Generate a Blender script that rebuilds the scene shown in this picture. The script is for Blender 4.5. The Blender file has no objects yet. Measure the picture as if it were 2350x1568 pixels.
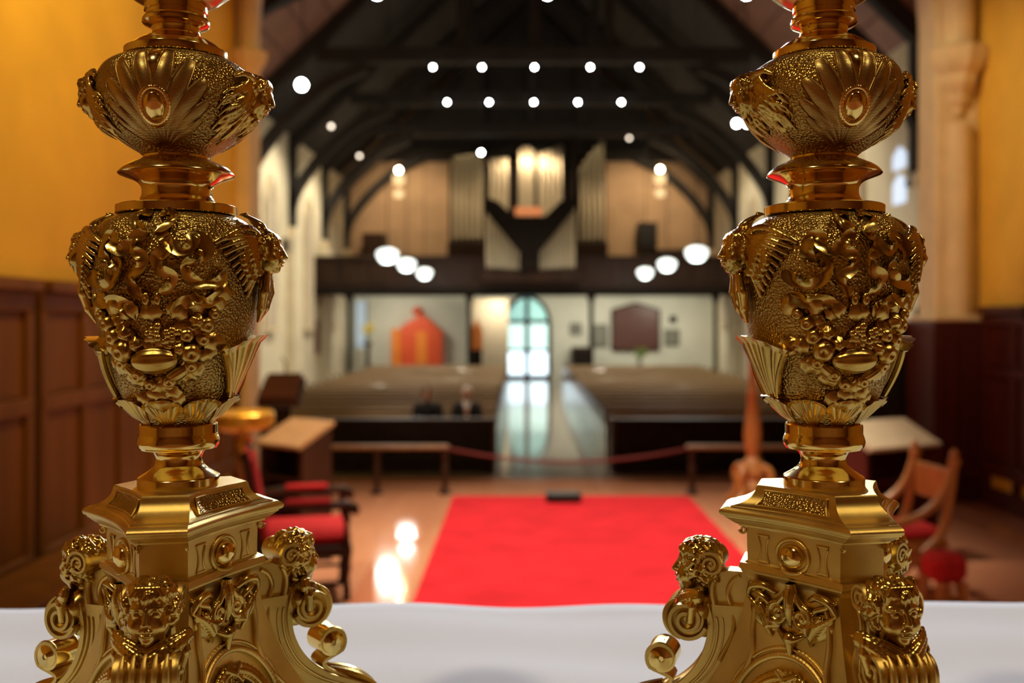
# Church sanctuary seen from behind the altar between two brass candlesticks.
import bpy, math, random
import numpy as np
from mathutils import Vector, Matrix

sc = bpy.context.scene
COL = sc.collection
random.seed(7)
rng = np.random.default_rng(7)
PI = math.pi
rad = math.radians

# ------------------------------------------------------------------ camera
# optical axis at pixel (1195, 735) of a 2350 x 1568 frame, 35 mm lens
EYE = 2.48
cam_d = bpy.data.cameras.new('camera')
cam_d.lens = 35.0
cam_d.sensor_width = 36.0
cam_d.shift_x = -20.0 / 2350
cam_d.shift_y = -49.0 / 2350
cam_d.clip_start = 0.02
cam_d.clip_end = 200
cam_d.dof.use_dof = True
cam_d.dof.focus_distance = 0.595
cam_d.dof.aperture_fstop = 6.3
cam = bpy.data.objects.new('camera', cam_d)
cam.location = (0, 0, EYE)
cam.rotation_euler = (PI / 2, 0, 0)
COL.objects.link(cam)
sc.camera = cam

# ------------------------------------------------------------------ world, exposure
w = bpy.data.worlds.new('world')
sc.world = w
w.use_nodes = True
w.node_tree.nodes['Background'].inputs[0].default_value = (0.9, 0.8, 0.65, 1)
w.node_tree.nodes['Background'].inputs[1].default_value = 0.015
vs = sc.view_settings
vs.view_transform = 'Standard'
vs.look = 'None'
vs.exposure = 0.0
vs.gamma = 1.0
vs.use_curve_mapping = False
sc.cycles.use_denoising = True
sc.cycles.max_bounces = 7
sc.cycles.sample_clamp_indirect = 4.0
sc.cycles.caustics_reflective = False
sc.cycles.caustics_refractive = False

# ------------------------------------------------------------------ lights of the place
def light(name, kind, loc, power, color, size=0.1, target=None, spot=60, blend=0.5):
    d = bpy.data.lights.new(name, kind)
    d.energy = power
    d.color = color
    if kind == 'AREA':
        d.shape = 'DISK'
        d.size = size
    else:
        d.shadow_soft_size = size
    if kind == 'SPOT':
        d.spot_size = rad(spot)
        d.spot_blend = blend
    o = bpy.data.objects.new(name, d)
    o.location = loc
    if target is not None:
        o.rotation_euler = (Vector(target) - Vector(loc)).to_track_quat('-Z', 'Y').to_euler()
    COL.objects.link(o)
    return o

AMBER = (1.0, 0.64, 0.13)
WARM = (1.0, 0.80, 0.54)
COOL = (0.84, 0.91, 1.0)
# warm chancel spots washing the side walls
light('chancel_wash_lamp', 'SPOT', (-1.2, 7.0, 7.6), 760, AMBER, 0.15, (-4.0, 9.3, 4.2), 95, 0.8)
light('chancel_wash_lamp', 'SPOT', (1.2, 9.6, 7.8), 900, (1.0, 0.72, 0.36), 0.15, (6.0, 14.1, 4.6), 46, 0.8)
light('chancel_wash_lamp', 'SPOT', (4.2, 10.2, 7.8), 520, (1.0, 0.60, 0.16), 0.15, (-3.8, 14.2, 4.4), 40, 0.8)
# warm fill lights added over the altar and the choir
light('altar_fill', 'AREA', (-1.5, -0.9, 6.4), 60, WARM, 0.22, (-0.1, 0.7, 2.2))
light('altar_fill', 'AREA', (2.2, 0.0, 6.4), 42, WARM, 0.22, (0.1, 0.7, 2.2))
light('choir_fill', 'SPOT', (0.4, 9.4, 8.4), 4600, (1.0, 0.84, 0.62), 0.5, (0.4, 10.4, 0), 62, 0.6)  # added fill to brighten the choir floor and carpet
light('choir_fill', 'SPOT', (-3.3, 13.2, 8.2), 900, (1.0, 0.86, 0.68), 0.2, (-1.3, 17.6, 1.0), 26, 0.6)  # added fill aimed at the two seated people
# cool spots on the first nave truss aimed at the altar
for i, xx in enumerate((-2.9, 0.5, 4.4)):
    light('nave_spot', 'SPOT', (xx, 19.2, 8.8), 4300, COOL, 0.12, (0.3, 3.0, 1.6), 21, 0.5)

# fill spots added below the roof to brighten the nave walls
for yy in (24.2, 29.6, 35.0):
    light('nave_wall_fill', 'SPOT', (-4.6, yy, 8.6), 900, (1.0, 0.88, 0.66), 0.12, (-7.5, yy + 0.6, 4.0), 100, 0.8)
    light('nave_wall_fill', 'SPOT', (5.3, yy, 8.6), 380, (1.0, 0.88, 0.66), 0.12, (8.2, yy + 0.6, 4.0), 100, 0.8)

# ------------------------------------------------------------------ materials
MATS = {}
def mat(name, color, rough=0.5, metal=0.0, var=0.0, vscale=4.0, color2=None, stretch=(1, 1, 1), bump=0.0, bscale=60.0,
        bkind='noise', coat=0.0, emit=None, estr=0.0, spec=0.5, rvar=0.0):
    if name in MATS:
        return MATS[name]
    m = bpy.data.materials.new(name)
    m.use_nodes = True
    nt = m.node_tree
    b = nt.nodes['Principled BSDF']
    c = tuple(color) + (1,)
    b.inputs['Base Color'].default_value = c
    b.inputs['Roughness'].default_value = rough
    b.inputs['Metallic'].default_value = metal
    b.inputs['Specular IOR Level'].default_value = spec
    b.inputs['Coat Weight'].default_value = coat
    b.inputs['Coat Roughness'].default_value = 0.12
    tc = nt.nodes.new('ShaderNodeTexCoord')
    mp = nt.nodes.new('ShaderNodeMapping')
    mp.inputs['Scale'].default_value = stretch
    nt.links.new(tc.outputs['Object'], mp.inputs['Vector'])
    if var > 0 or color2 is not None:
        n = nt.nodes.new('ShaderNodeTexNoise')
        n.inputs['Scale'].default_value = vscale
        n.inputs['Detail'].default_value = 5
        nt.links.new(mp.outputs[0], n.inputs['Vector'])
        r = nt.nodes.new('ShaderNodeValToRGB')
        c2 = color2 or tuple(min(1, x * (1 + var)) for x in color)
        c1 = color if color2 else tuple(x * (1 - var) for x in color)
        r.color_ramp.elements[0].color = tuple(c1) + (1,)
        r.color_ramp.elements[0].position = 0.32
        r.color_ramp.elements[1].color = tuple(c2) + (1,)
        r.color_ramp.elements[1].position = 0.68
        nt.links.new(n.outputs['Fac'], r.inputs[0])
        nt.links.new(r.outputs[0], b.inputs['Base Color'])
        if rvar > 0:
            mr = nt.nodes.new('ShaderNodeMapRange')
            mr.inputs['To Min'].default_value = max(0.02, rough - rvar)
            mr.inputs['To Max'].default_value = min(1, rough + rvar)
            nt.links.new(n.outputs['Fac'], mr.inputs[0])
            nt.links.new(mr.outputs[0], b.inputs['Roughness'])
    if bump > 0:
        if bkind == 'voronoi':
            t = nt.nodes.new('ShaderNodeTexVoronoi')
            t.inputs['Scale'].default_value = bscale
            out = t.outputs['Distance']
        elif bkind == 'wave':
            t = nt.nodes.new('ShaderNodeTexWave')
            t.inputs['Scale'].default_value = bscale
            t.bands_direction = 'Z'
            t.inputs['Distortion'].default_value = 1.5
            out = t.outputs['Fac']
        else:
            t = nt.nodes.new('ShaderNodeTexNoise')
            t.inputs['Scale'].default_value = bscale
            t.inputs['Detail'].default_value = 4
            out = t.outputs['Fac']
        nt.links.new(mp.outputs[0], t.inputs['Vector'])
        bp = nt.nodes.new('ShaderNodeBump')
        bp.inputs['Strength'].default_value = bump
        bp.inputs['Distance'].default_value = 0.001 if metal > 0.5 else 0.01
        nt.links.new(out, bp.inputs['Height'])
        nt.links.new(bp.outputs[0], b.inputs['Normal'])
    if emit is not None:
        b.inputs['Emission Color'].default_value = tuple(emit) + (1,)
        b.inputs['Emission Strength'].default_value = estr
    MATS[name] = m
    return m

mat('brass_polished', (0.82, 0.60, 0.18), 0.12, 1.0, 0.10, 30, rvar=0.04, bump=0.03, bscale=260)
mat('brass_satin', (0.68, 0.48, 0.12), 0.34, 1.0, 0.16, 26, rvar=0.08, bump=0.16, bscale=3800)
mat('brass_cast', (0.56, 0.385, 0.09), 0.22, 1.0, 0.26, 36, rvar=0.08, bump=0.10, bscale=420)
mat('brass_stippled', (0.42, 0.285, 0.07), 0.30, 1.0, 0.20, 22, bump=0.8, bscale=620, bkind='voronoi')
mat('brass_chased', (0.44, 0.285, 0.075), 0.28, 1.0, 0.20, 30, bump=0.22, bscale=400, bkind='wave')
mat('gilt', (0.86, 0.50, 0.06), 0.35, 0.55, 0.1, 12)
mat('cloth_white', (0.74, 0.80, 0.90), 0.85, 0, 0.03, 3, bump=0.15, bscale=500)
mat('carpet_red', (0.60, 0.020, 0.032), 0.95, 0, 0.14, 2.2, bump=0.5, bscale=260, spec=0.1)
mat('wall_amber', (0.82, 0.54, 0.085), 0.8, 0, 0.08, 1.6, bump=0.1, bscale=40)
mat('stone_cream', (0.74, 0.62, 0.42), 0.7, 0, 0.08, 3, bump=0.15, bscale=50)
mat('plaster_cream', (0.78, 0.69, 0.50), 0.85, 0, 0.08, 1.5, bump=0.1, bscale=30)
mat('plaster_tan', (0.50, 0.335, 0.20), 0.85, 0, 0.10, 1.2)
mat('plaster_white', (0.66, 0.66, 0.56), 0.85, 0, 0.06, 1.2)
mat('wood_panel', (0.16, 0.060, 0.008), 0.6, 0, 0, 3, color2=(0.22, 0.088, 0.014), stretch=(1, 1, 0.12), spec=0.25)
mat('wood_dark', (0.028, 0.013, 0.007), 0.5, 0, 0, 4, color2=(0.048, 0.021, 0.011), stretch=(1, 1, 0.15), spec=0.25)
mat('wood_maroon', (0.060, 0.010, 0.008), 0.55, 0, 0, 4, color2=(0.085, 0.016, 0.011), stretch=(1, 1, 0.15), spec=0.25)
mat('wood_pew', (0.24, 0.150, 0.066), 0.5, 0, 0, 3, color2=(0.34, 0.22, 0.10), stretch=(0.15, 1, 1), coat=0.2)
mat('wood_pew_end', (0.12, 0.085, 0.060), 0.20, 0, 0, 5, color2=(0.17, 0.12, 0.085), coat=0.8)
mat('wood_black', (0.010, 0.007, 0.005), 0.8, 0, 0, 4, color2=(0.017, 0.011, 0.008), spec=0.15)
mat('wood_honey', (0.42, 0.17, 0.045), 0.42, 0, 0, 5, color2=(0.56, 0.25, 0.075), stretch=(1, 1, 0.2))
mat('wood_tan', (0.28, 0.155, 0.075), 0.5, 0, 0, 5, color2=(0.36, 0.21, 0.10))
mat('wood_roof', (0.046, 0.043, 0.042), 0.8, 0, 0, 2, color2=(0.060, 0.056, 0.054), stretch=(1, 0.2, 1), spec=0.2)
mat('wood_beam', (0.036, 0.033, 0.031), 0.8, 0, 0, 3, color2=(0.046, 0.042, 0.040), spec=0.2)
mat('boards_rose_lit', (0.26, 0.13, 0.095), 0.6, 0, 0, 2, color2=(0.33, 0.17, 0.125))  # roof boards toned as if lit, for the first bay
mat('velvet_red', (0.50, 0.010, 0.016), 0.9, 0, 0.12, 20, bump=0.2, bscale=300)
mat('rope_red', (0.16, 0.012, 0.012), 0.7, 0, 0.2, 60)
mat('pipe_metal', (0.62, 0.55, 0.42), 0.32, 0.85, 0.08, 3)
mat('iron_black', (0.012, 0.011, 0.010), 0.45, 0.3)
mat('black_cloth', (0.010, 0.010, 0.012), 0.85, 0, 0.3, 30)
mat('white_shirt', (0.85, 0.85, 0.85), 0.8)
mat('skin', (0.55, 0.29, 0.20), 0.5, 0, 0.06, 30)
mat('hair_grey', (0.78, 0.74, 0.68), 0.7, 0, 0.2, 90)
mat('hair_brown', (0.20, 0.13, 0.08), 0.7, 0, 0.2, 90)
mat('board_maroon', (0.10, 0.035, 0.025), 0.4, 0, 0.2, 6)
mat('paint_red', (0.72, 0.085, 0.018), 0.5, 0, 0.1, 4)
mat('paint_orange', (0.80, 0.22, 0.02), 0.5, 0, 0.1, 5)
mat('frame_grey', (0.20, 0.20, 0.16), 0.5, 0, 0.1, 6)
mat('leaf_green', (0.16, 0.26, 0.03), 0.6, 0, 0.2, 30)
mat('petal_yellow', (0.75, 0.55, 0.06), 0.6, 0, 0.2, 30)
mat('wax_ivory', (0.80, 0.72, 0.55), 0.5)
mat('linen_beige', (0.48, 0.39, 0.27), 0.85, 0, 0.06, 8)
mat('bowl_glow', (0.9, 0.95, 0.92), 0.3, emit=(0.90, 1.0, 0.96), estr=2.0)
mat('bulb_cool', (1, 1, 1), 0.3, emit=(0.95, 0.98, 1.0), estr=90.0)
mat('bulb_big', (1, 1, 1), 0.3, emit=(0.88, 0.93, 1.0), estr=80.0)
mat('bulb_warm', (1, 1, 1), 0.3, emit=(1.0, 0.80, 0.50), estr=70.0)
mat('bulb_dim', (1, 1, 1), 0.3, emit=(1.0, 0.84, 0.66), estr=5.0)
mat('lantern_glass', (0.9, 0.7, 0.4), 0.3, emit=(1.0, 0.70, 0.34), estr=1.1)
mat('sign_orange', (0.7, 0.25, 0.1), 0.5, emit=(1.0, 0.33, 0.12), estr=0.5)
mat('pane_day', (0.7, 0.8, 0.8), 0.2, emit=(0.72, 0.90, 1.0), estr=2.2)
mat('pane_teal', (0.4, 0.7, 0.65), 0.2, emit=(0.42, 0.82, 0.74), estr=0.75)
mat('pane_green', (0.5, 0.7, 0.65), 0.2, emit=(0.66, 0.96, 0.88), estr=1.25)
mat('pane_blue', (0.4, 0.5, 0.7), 0.2, emit=(0.70, 0.82, 1.0), estr=0.9)
mat('pane_blue_dim', (0.4, 0.5, 0.6), 0.2, emit=(0.55, 0.68, 0.78), estr=0.35)
mat('pane_dusk', (0.55, 0.50, 0.42), 0.25, 0, 0.15, 5, emit=(0.9, 0.85, 0.75), estr=0.10)

def floor_mat(name, c1, c2, rough, spec=0.5):
    m = mat(name, c1, rough, 0, 0, 1.5, color2=c2, stretch=(1, 0.12, 1), rvar=0.02, spec=spec)
    return m
floor_mat('floor_wood', (0.50, 0.22, 0.125), (0.62, 0.29, 0.17), 0.075)
floor_mat('floor_stone', (0.22, 0.18, 0.145), (0.28, 0.23, 0.19), 0.09, 1.0)

# ------------------------------------------------------------------ object helpers
def tag(o, label=None, cat=None, group=None, kind=None):
    if label: o['label'] = label
    if cat: o['category'] = cat
    if group: o['group'] = group
    if kind: o['kind'] = kind
    return o

def link(name, me, m, parent=None, loc=None, rot=None, scale=None):
    o = bpy.data.objects.new(name, me)
    if m and not me.materials:
        me.materials.append(MATS[m])
    COL.objects.link(o)
    if parent is not None: o.parent = parent
    if loc is not None: o.location = loc
    if rot is not None: o.rotation_euler = rot
    if scale is not None: o.scale = scale
    return o

def mesh(name, V, F, smooth=True, sharp=None):
    me = bpy.data.meshes.new(name)
    V = np.asarray(V, dtype=np.float64)
    if not isinstance(F, np.ndarray):
        F = [tuple(q) for q in F]
    # turn closed shapes outside out
    T3 = np.concatenate([F[:, [0, 1, 2]], F[:, [0, 2, 3]]]) if isinstance(F, np.ndarray) else np.array([(q[0], q[i], q[i + 1]) for q in F for i in range(1, len(q) - 1)])
    W = V - V.mean(0)
    if np.einsum('ij,ij->i', W[T3[:, 0]], np.cross(W[T3[:, 1]], W[T3[:, 2]])).sum() < 0:
        F = F[:, ::-1] if isinstance(F, np.ndarray) else [q[::-1] for q in F]
    me.from_pydata(V.tolist(), [], F.tolist() if isinstance(F, np.ndarray) else F)
    if smooth:
        me.polygons.foreach_set('use_smooth', [True] * len(me.polygons))
        if sharp: me.set_sharp_from_angle(angle=rad(sharp))
    me.update()
    return me

def obj(name, V, F, m, parent=None, smooth=True, sharp=None, **k):
    return link(name, mesh(name, V, F, smooth, sharp), m, parent, **k)

def empty(name, loc=(0, 0, 0), rotz=0.0):
    o = bpy.data.objects.new(name, None)
    o.empty_display_size = 0.1
    o.location = loc
    o.rotation_euler = (0, 0, rotz)
    COL.objects.link(o)
    return o

def children(o):
    return [c for c in bpy.data.objects if c.parent == o]

def copy_tree(o, parent=None):
    c = o.copy()
    COL.objects.link(c)
    if parent is not None: c.parent = parent
    for ch in children(o):
        copy_tree(ch, c)
    return c

class MB:
    """collects shapes of ONE part"""
    def __init__(s): s.V = []; s.F = []
    def add(s, V, F):
        n = len(s.V)
        s.V += [tuple(v) for v in V]
        s.F += [tuple(i + n for i in f) for f in F]
        return s
    def box(s, x0, x1, y0, y1, z0, z1, b=0.0):
        if b <= 0:
            V = [(x, y, z) for z in (z0, z1) for y in (y0, y1) for x in (x0, x1)]
            return s.add(V, [(0, 2, 3, 1), (4, 5, 7, 6), (0, 1, 5, 4), (2, 6, 7, 3), (0, 4, 6, 2), (1, 3, 7, 5)])
        b = min(b, (x1 - x0) / 2.01, (y1 - y0) / 2.01, (z1 - z0) / 2.01)
        V = []
        for (z, i) in ((z0, b), (z0 + b, 0), (z1 - b, 0), (z1, b)):
            V += [(x0 + i, y0 + b, z), (x0 + b, y0 + i, z), (x1 - b, y0 + i, z), (x1 - i, y0 + b, z),
                  (x1 - i, y1 - b, z), (x1 - b, y1 - i, z), (x0 + b, y1 - i, z), (x0 + i, y1 - b, z)]
        F = [tuple(range(7, -1, -1)), tuple(range(24, 32))]
        for r in range(3):
            for i in range(8):
                j = (i + 1) % 8
                F.append((r * 8 + i, r * 8 + j, r * 8 + 8 + j, r * 8 + 8 + i))
        return s.add(V, F)
    def lathe(s, prof, n=24, c=(0, 0, 0), cap=True):
        V = []; F = []
        for (r, z) in prof:
            for i in range(n):
                a = 2 * PI * i / n
                V.append((c[0] + r * math.cos(a), c[1] + r * math.sin(a), c[2] + z))
        for k in range(len(prof) - 1):
            for i in range(n):
                j = (i + 1) % n
                F.append((k * n + i, k * n + j, k * n + n + j, k * n + n + i))
        if cap:
            F.append(tuple(range(n - 1, -1, -1)))
            F.append(tuple(range((len(prof) - 1) * n, len(prof) * n)))
        return s.add(V, F)
    def tube(s, pts, r, n=8, cap=True):
        P = [Vector(p) for p in pts]
        R = r if isinstance(r, (list, tuple)) else [r] * len(P)
        V = []; F = []
        up = None
        for i, p in enumerate(P):
            t = (P[min(i + 1, len(P) - 1)] - P[max(i - 1, 0)]).normalized()
            if up is None:
                up = Vector((0, 0, 1)) if abs(t.z) < 0.9 else Vector((1, 0, 0))
            sd = t.cross(up).normalized()
            up = sd.cross(t).normalized()
            for k in range(n):
                a = 2 * PI * k / n
                V.append(p + (sd * math.cos(a) + up * math.sin(a)) * R[i])
        for i in range(len(P) - 1):
            for k in range(n):
                j = (k + 1) % n
                F.append((i * n + k, i * n + j, i * n + n + j, i * n + n + k))
        if cap:
            F.append(tuple(range(n - 1, -1, -1)))
            F.append(tuple(range((len(P) - 1) * n, len(P) * n)))
        return s.add(V, F)
    def prism(s, poly, axis, a, b):
        """poly in the plane normal to axis ('x': (y,z), 'y': (x,z), 'z': (x,y)) from a to b"""
        def p3(q, t):
            return {'x': (t, q[0], q[1]), 'y': (q[0], t, q[1]), 'z': (q[0], q[1], t)}[axis]
        n = len(poly)
        V = [p3(q, a) for q in poly] + [p3(q, b) for q in poly]
        F = [tuple(range(n - 1, -1, -1)), tuple(range(n, 2 * n))]
        for i in range(n):
            j = (i + 1) % n
            F.append((i, j, n + j, n + i))
        return s.add(V, F)
    def build(s, name, m, parent=None, smooth=True, sharp=35, **k):
        return obj(name, s.V, s.F, m, parent, smooth, sharp, **k)

def boxo(name, x0, x1, y0, y1, z0, z1, m, parent=None, b=0.0):
    return MB().box(x0, x1, y0, y1, z0, z1, b).build(name, m, parent, smooth=b > 0)

def catmull(pts, n=8):
    P = [np.array(p, float) for p in pts]
    P = [2 * P[0] - P[1]] + P + [2 * P[-1] - P[-2]]
    out = []
    for i in range(1, len(P) - 2):
        for k in range(n):
            t = k / n
            a, b, c, d = P[i - 1], P[i], P[i + 1], P[i + 2]
            out.append(0.5 * ((2 * b) + (c - a) * t + (2 * a - 5 * b + 4 * c - d) * t * t + (3 * b - a - 3 * c + d) * t ** 3))
    out.append(P[-2])
    return out

# ------------------------------------------------------------------ sculpting: signed distance grid + surface nets
class Sdf:
    def __init__(s, lo, hi, cell):
        s.lo = np.array(lo, float); s.h = cell
        s.n = np.ceil((np.array(hi) - s.lo) / cell).astype(int) + 1
        s.ax = [s.lo[i] + cell * np.arange(s.n[i]) for i in range(3)]
        s.F = np.full(tuple(s.n), 1e3, np.float32)
    def _loc(s, lo, hi):
        sl = []
        for i in range(3):
            a = int(max(0, math.floor((lo[i] - s.lo[i]) / s.h))); b = int(min(s.n[i], math.ceil((hi[i] - s.lo[i]) / s.h) + 1))
            if b <= a: return None, None
            sl.append(slice(a, b))
        sl = tuple(sl)
        g = np.meshgrid(*[s.ax[i][sl[i]] for i in range(3)], indexing='ij', sparse=True)
        return sl, g
    def _mix(s, sl, d, k, sub):
        F = s.F[sl]
        d = d.astype(np.float32)
        if sub:
            h = np.clip(0.5 - 0.5 * (F + d) / k, 0, 1)
            s.F[sl] = F * (1 - h) - d * h + k * h * (1 - h)
        else:
            h = np.clip(0.5 + 0.5 * (F - d) / k, 0, 1)
            s.F[sl] = np.where(F > 500, d, F * (1 - h) + d * h - k * h * (1 - h))
    def ell(s, c, r, k=2.0, R=None, sub=False):
        c = np.array(c, float); r = np.array(r if hasattr(r, '__len__') else (r, r, r), float)
        m = max(r) + k * 2 + 2 * s.h
        sl, g = s._loc(c - m, c + m)
        if sl is None: return s
        p = [g[i] - c[i] for i in range(3)]
        if R is not None:
            p = [R[0][j] * p[0] + R[1][j] * p[1] + R[2][j] * p[2] for j in range(3)]
        if r[0] == r[1] == r[2]:
            d = np.sqrt(p[0] ** 2 + p[1] ** 2 + p[2] ** 2) - r[0]
        else:
            k0 = np.sqrt((p[0] / r[0]) ** 2 + (p[1] / r[1]) ** 2 + (p[2] / r[2]) ** 2)
            k1 = np.sqrt((p[0] / r[0] ** 2) ** 2 + (p[1] / r[1] ** 2) ** 2 + (p[2] / r[2] ** 2) ** 2) + 1e-9
            d = k0 * (k0 - 1) / k1
        s._mix(sl, d, k, sub)
        return s
    def cap(s, a, b, ra, rb=None, k=2.0, sub=False):
        a = np.array(a, float); b = np.array(b, float); rb = ra if rb is None else rb
        m = max(ra, rb) + k * 2 + 2 * s.h
        sl, g = s._loc(np.minimum(a, b) - m, np.maximum(a, b) + m)
        if sl is None: return s
        ba = b - a; L = max(ba @ ba, 1e-9)
        t = np.clip(((g[0] - a[0]) * ba[0] + (g[1] - a[1]) * ba[1] + (g[2] - a[2]) * ba[2]) / L, 0, 1)
        d = np.sqrt((g[0] - a[0] - t * ba[0]) ** 2 + (g[1] - a[1] - t * ba[1]) ** 2 + (g[2] - a[2] - t * ba[2]) ** 2) - (ra + (rb - ra) * t)
        s._mix(sl, d, k, sub)
        return s
    def chain(s, pts, r, k=2.0, sub=False):
        n = len(pts)
        R = r if hasattr(r, '__len__') else [r] * n
        for i in range(n - 1):
            s.cap(pts[i], pts[i + 1], R[i], R[i + 1], k, sub)
        return s
    def mesh(s):
        f = s.F; n = f.shape
        acc = np.zeros((n[0] - 1, n[1] - 1, n[2] - 1, 3), np.float32)
        cnt = np.zeros(acc.shape[:3], np.float32)
        cr = []
        for ax in range(3):
            a = f[tuple(slice(0, -1) if i == ax else slice(None) for i in range(3))]
            b = f[tuple(slice(1, None) if i == ax else slice(None) for i in range(3))]
            c = (a < 0) != (b < 0)
            t = np.where(c, a / np.where(c, a - b, 1), 0).astype(np.float32)
            cr.append((c, a < 0))
            o = [i for i in range(3) if i != ax]
            for o1 in (0, 1):
                for o2 in (0, 1):
                    sl = [slice(None)] * 3
                    sl[o[0]] = slice(o1, o1 + n[o[0]] - 1); sl[o[1]] = slice(o2, o2 + n[o[1]] - 1)
                    cc = c[tuple(sl)]
                    acc[..., ax] += t[tuple(sl)]
                    if o1: acc[..., o[0]] += cc
                    if o2: acc[..., o[1]] += cc
                    cnt += cc
        act = cnt > 0
        idx = np.full(cnt.shape, -1, np.int64)
        ijk = np.argwhere(act)
        idx[act] = np.arange(len(ijk))
        V = s.lo + (ijk + acc[act] / cnt[act][:, None]) * s.h
        Q = []
        for ax in range(3):
            c, neg = cr[ax]
            o = [i for i in range(3) if i != ax]
            sl = [slice(None)] * 3
            sl[o[0]] = slice(1, n[o[0]] - 1); sl[o[1]] = slice(1, n[o[1]] - 1)
            e = np.argwhere(c[tuple(sl)])
            if not len(e): continue
            ng = neg[tuple(sl)][tuple(e.T)]
            e = e.copy(); e[:, o[0]] += 1; e[:, o[1]] += 1
            def cell(d0, d1):
                q = e.copy(); q[:, o[0]] += d0; q[:, o[1]] += d1
                return idx[tuple(q.T)]
            q = np.stack([cell(-1, -1), cell(0, -1), cell(0, 0), cell(-1, 0)], 1)
            flip = ng if ax != 1 else ~ng
            q[~flip] = q[~flip][:, ::-1]
            Q.append(q)
        return V, np.concatenate(Q)

# ------------------------------------------------------------------ the building
NL, NR, NB = -7.5, 8.2, 42.6        # nave side walls and west wall
CL, CR, CA = -4.0, 6.4, 14.0        # chancel side walls and chancel arch
EAVE, AX = 8.5, 0.4
APEX = EAVE + (AX - NL) * 0.95

def struct(o, label=None):
    o['kind'] = 'structure'
    if label: o['label'] = label
    return o

struct(boxo('floor', -9, 9.5, -3, 15.6, -0.2, 0, 'floor_wood'), 'polished red-brown wooden floor of the choir')
struct(boxo('floor', -9, 9.5, 15.6, 44, -0.2, 0, 'floor_stone'), 'polished pale stone floor of the nave')
pl = struct(MB().box(CL, CR, -3, 2.1, 0, 1.16).box(CL, CR, 2.1, 2.5, 0, 0.99).box(CL, CR, 2.5, 2.9, 0, 0.82)
            .box(CL, CR, 2.9, 3.3, 0, 0.65).box(CL, CR, 3.3, 3.7, 0, 0.48).box(CL, CR, 3.7, 4.1, 0, 0.32)
            .box(CL, CR, 4.1, 4.5, 0, 0.16).build('floor_sanctuary', 'floor_wood', smooth=False), 'wooden steps up to the altar platform')

# chancel shell
wl = struct(boxo('wall_left', CL - 0.4, CL, -3, CA, 0, 9.0, 'wall_amber'), 'amber plaster chancel wall above wooden panelling')
wr = struct(boxo('wall_right', CR, CR + 0.4, -3, CA, 0, 9.0, 'wall_amber'), 'amber plaster chancel wall above dark red panelling')
struct(boxo('wall_east', CL - 0.4, CR + 0.4, -3.4, -3, 0, 9.0, 'wood_panel'), 'dark wooden wall behind the altar')
struct(boxo('ceiling_chancel', CL - 0.4, CR + 0.4, -3.4, CA, 9.0, 9.3, 'wood_panel'))
# arch wall between chancel and nave, with the pointed chancel arch cut out
def arch_pts(x0, x1, spring, rise, n=10):
    cx = (x0 + x1) / 2; hw = (x1 - x0) / 2
    R = (hw * hw + rise * rise) / (2 * hw)
    pts = []
    for i in range(n + 1):
        a = math.acos((R - hw) / R) * i / n
        pts.append((x1 - R + R * math.cos(a), spring + R * math.sin(a)))
    return pts + [(2 * cx - p[0], p[1]) for p in reversed(pts[:-1])]
ax0, ax1 = CL + 0.18, CR - 0.58
ap = arch_pts(ax0, ax1, 6.35, 5.2)
poly = [(NL, 0), (ax0, 0)] + [(p[0], p[1]) for p in reversed(ap)] + [(ax1, 0), (NR, 0), (NR, 16), (NL, 16)]
struct(MB().prism(poly, 'y', CA, CA + 0.5).build('wall_arch', 'stone_cream', smooth=False), 'cream wall pierced by the pointed chancel arch')

# the piers: clustered shafts standing before the arch wall, each with a corbel
def pier(side, name, label):
    s = side
    xw = CL if s < 0 else CR
    def xx(d): return xw - s * d
    e = empty(name, (0, 0, 0)); struct(e, label)
    def bb(n, d0, d1, y0, y1, z0, z1, m, b=0.03):
        a, c = sorted((xx(d0), xx(d1)))
        return boxo(n, a, c, y0, y1, z0, z1, m, e, b)
    wdt = 0.18 if s < 0 else 0.58
    bb('pier_block', 0, wdt + 0.02, CA - 0.10, CA + 0.55, 0, 9.0, 'stone_cream')
    rS = 0.10 if s < 0 else 0.17
    cx = -3.79 if s < 0 else xx(wdt - rS - 0.10)
    zc = 6.15
    MB().lathe([(rS, 0), (rS, zc - 0.95)], 20, (cx, CA - 0.14, 0)).build('lower_shaft', 'stone_cream', e) if s > 0 else None
    k = 1.0 if s < 0 else 1.5
    MB().lathe([(0.03 * k, -0.55 * k), (0.05 * k, -0.46 * k), (0.08 * k, -0.43 * k), (0.09 * k, -0.36 * k), (0.16 * k, -0.26 * k), (0.17 * k, -0.18 * k),
                (0.23 * k, -0.12 * k), (0.26 * k, -0.04 * k), (0.27 * k, 0.05 * k), (0.25 * k, 0.06 * k), (0.20 * k, 0.09 * k)], 8,
               (cx, CA - 0.14, zc)).build('corbel', 'stone_cream', e, sharp=25)
    MB().lathe([(rS * 1.25, 0), (rS * 1.25, 3.0)], 20, (cx, CA - 0.14, zc + 0.07)).build('upper_shaft', 'stone_cream', e)
    return e
pier(-1, 'trim_1', 'cream stone arch pier with corbel beside the amber wall on the red armchair side')
pr = pier(1, 'trim_2', 'cream stone arch pier with deep corbel above the dark red panelling')
MB().box(CR - 0.72, CR + 0.02, CA - 0.36, CA + 0.6, 2.46, 2.54, 0.02).build('pier_base', 'stone_cream', pr)

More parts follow.
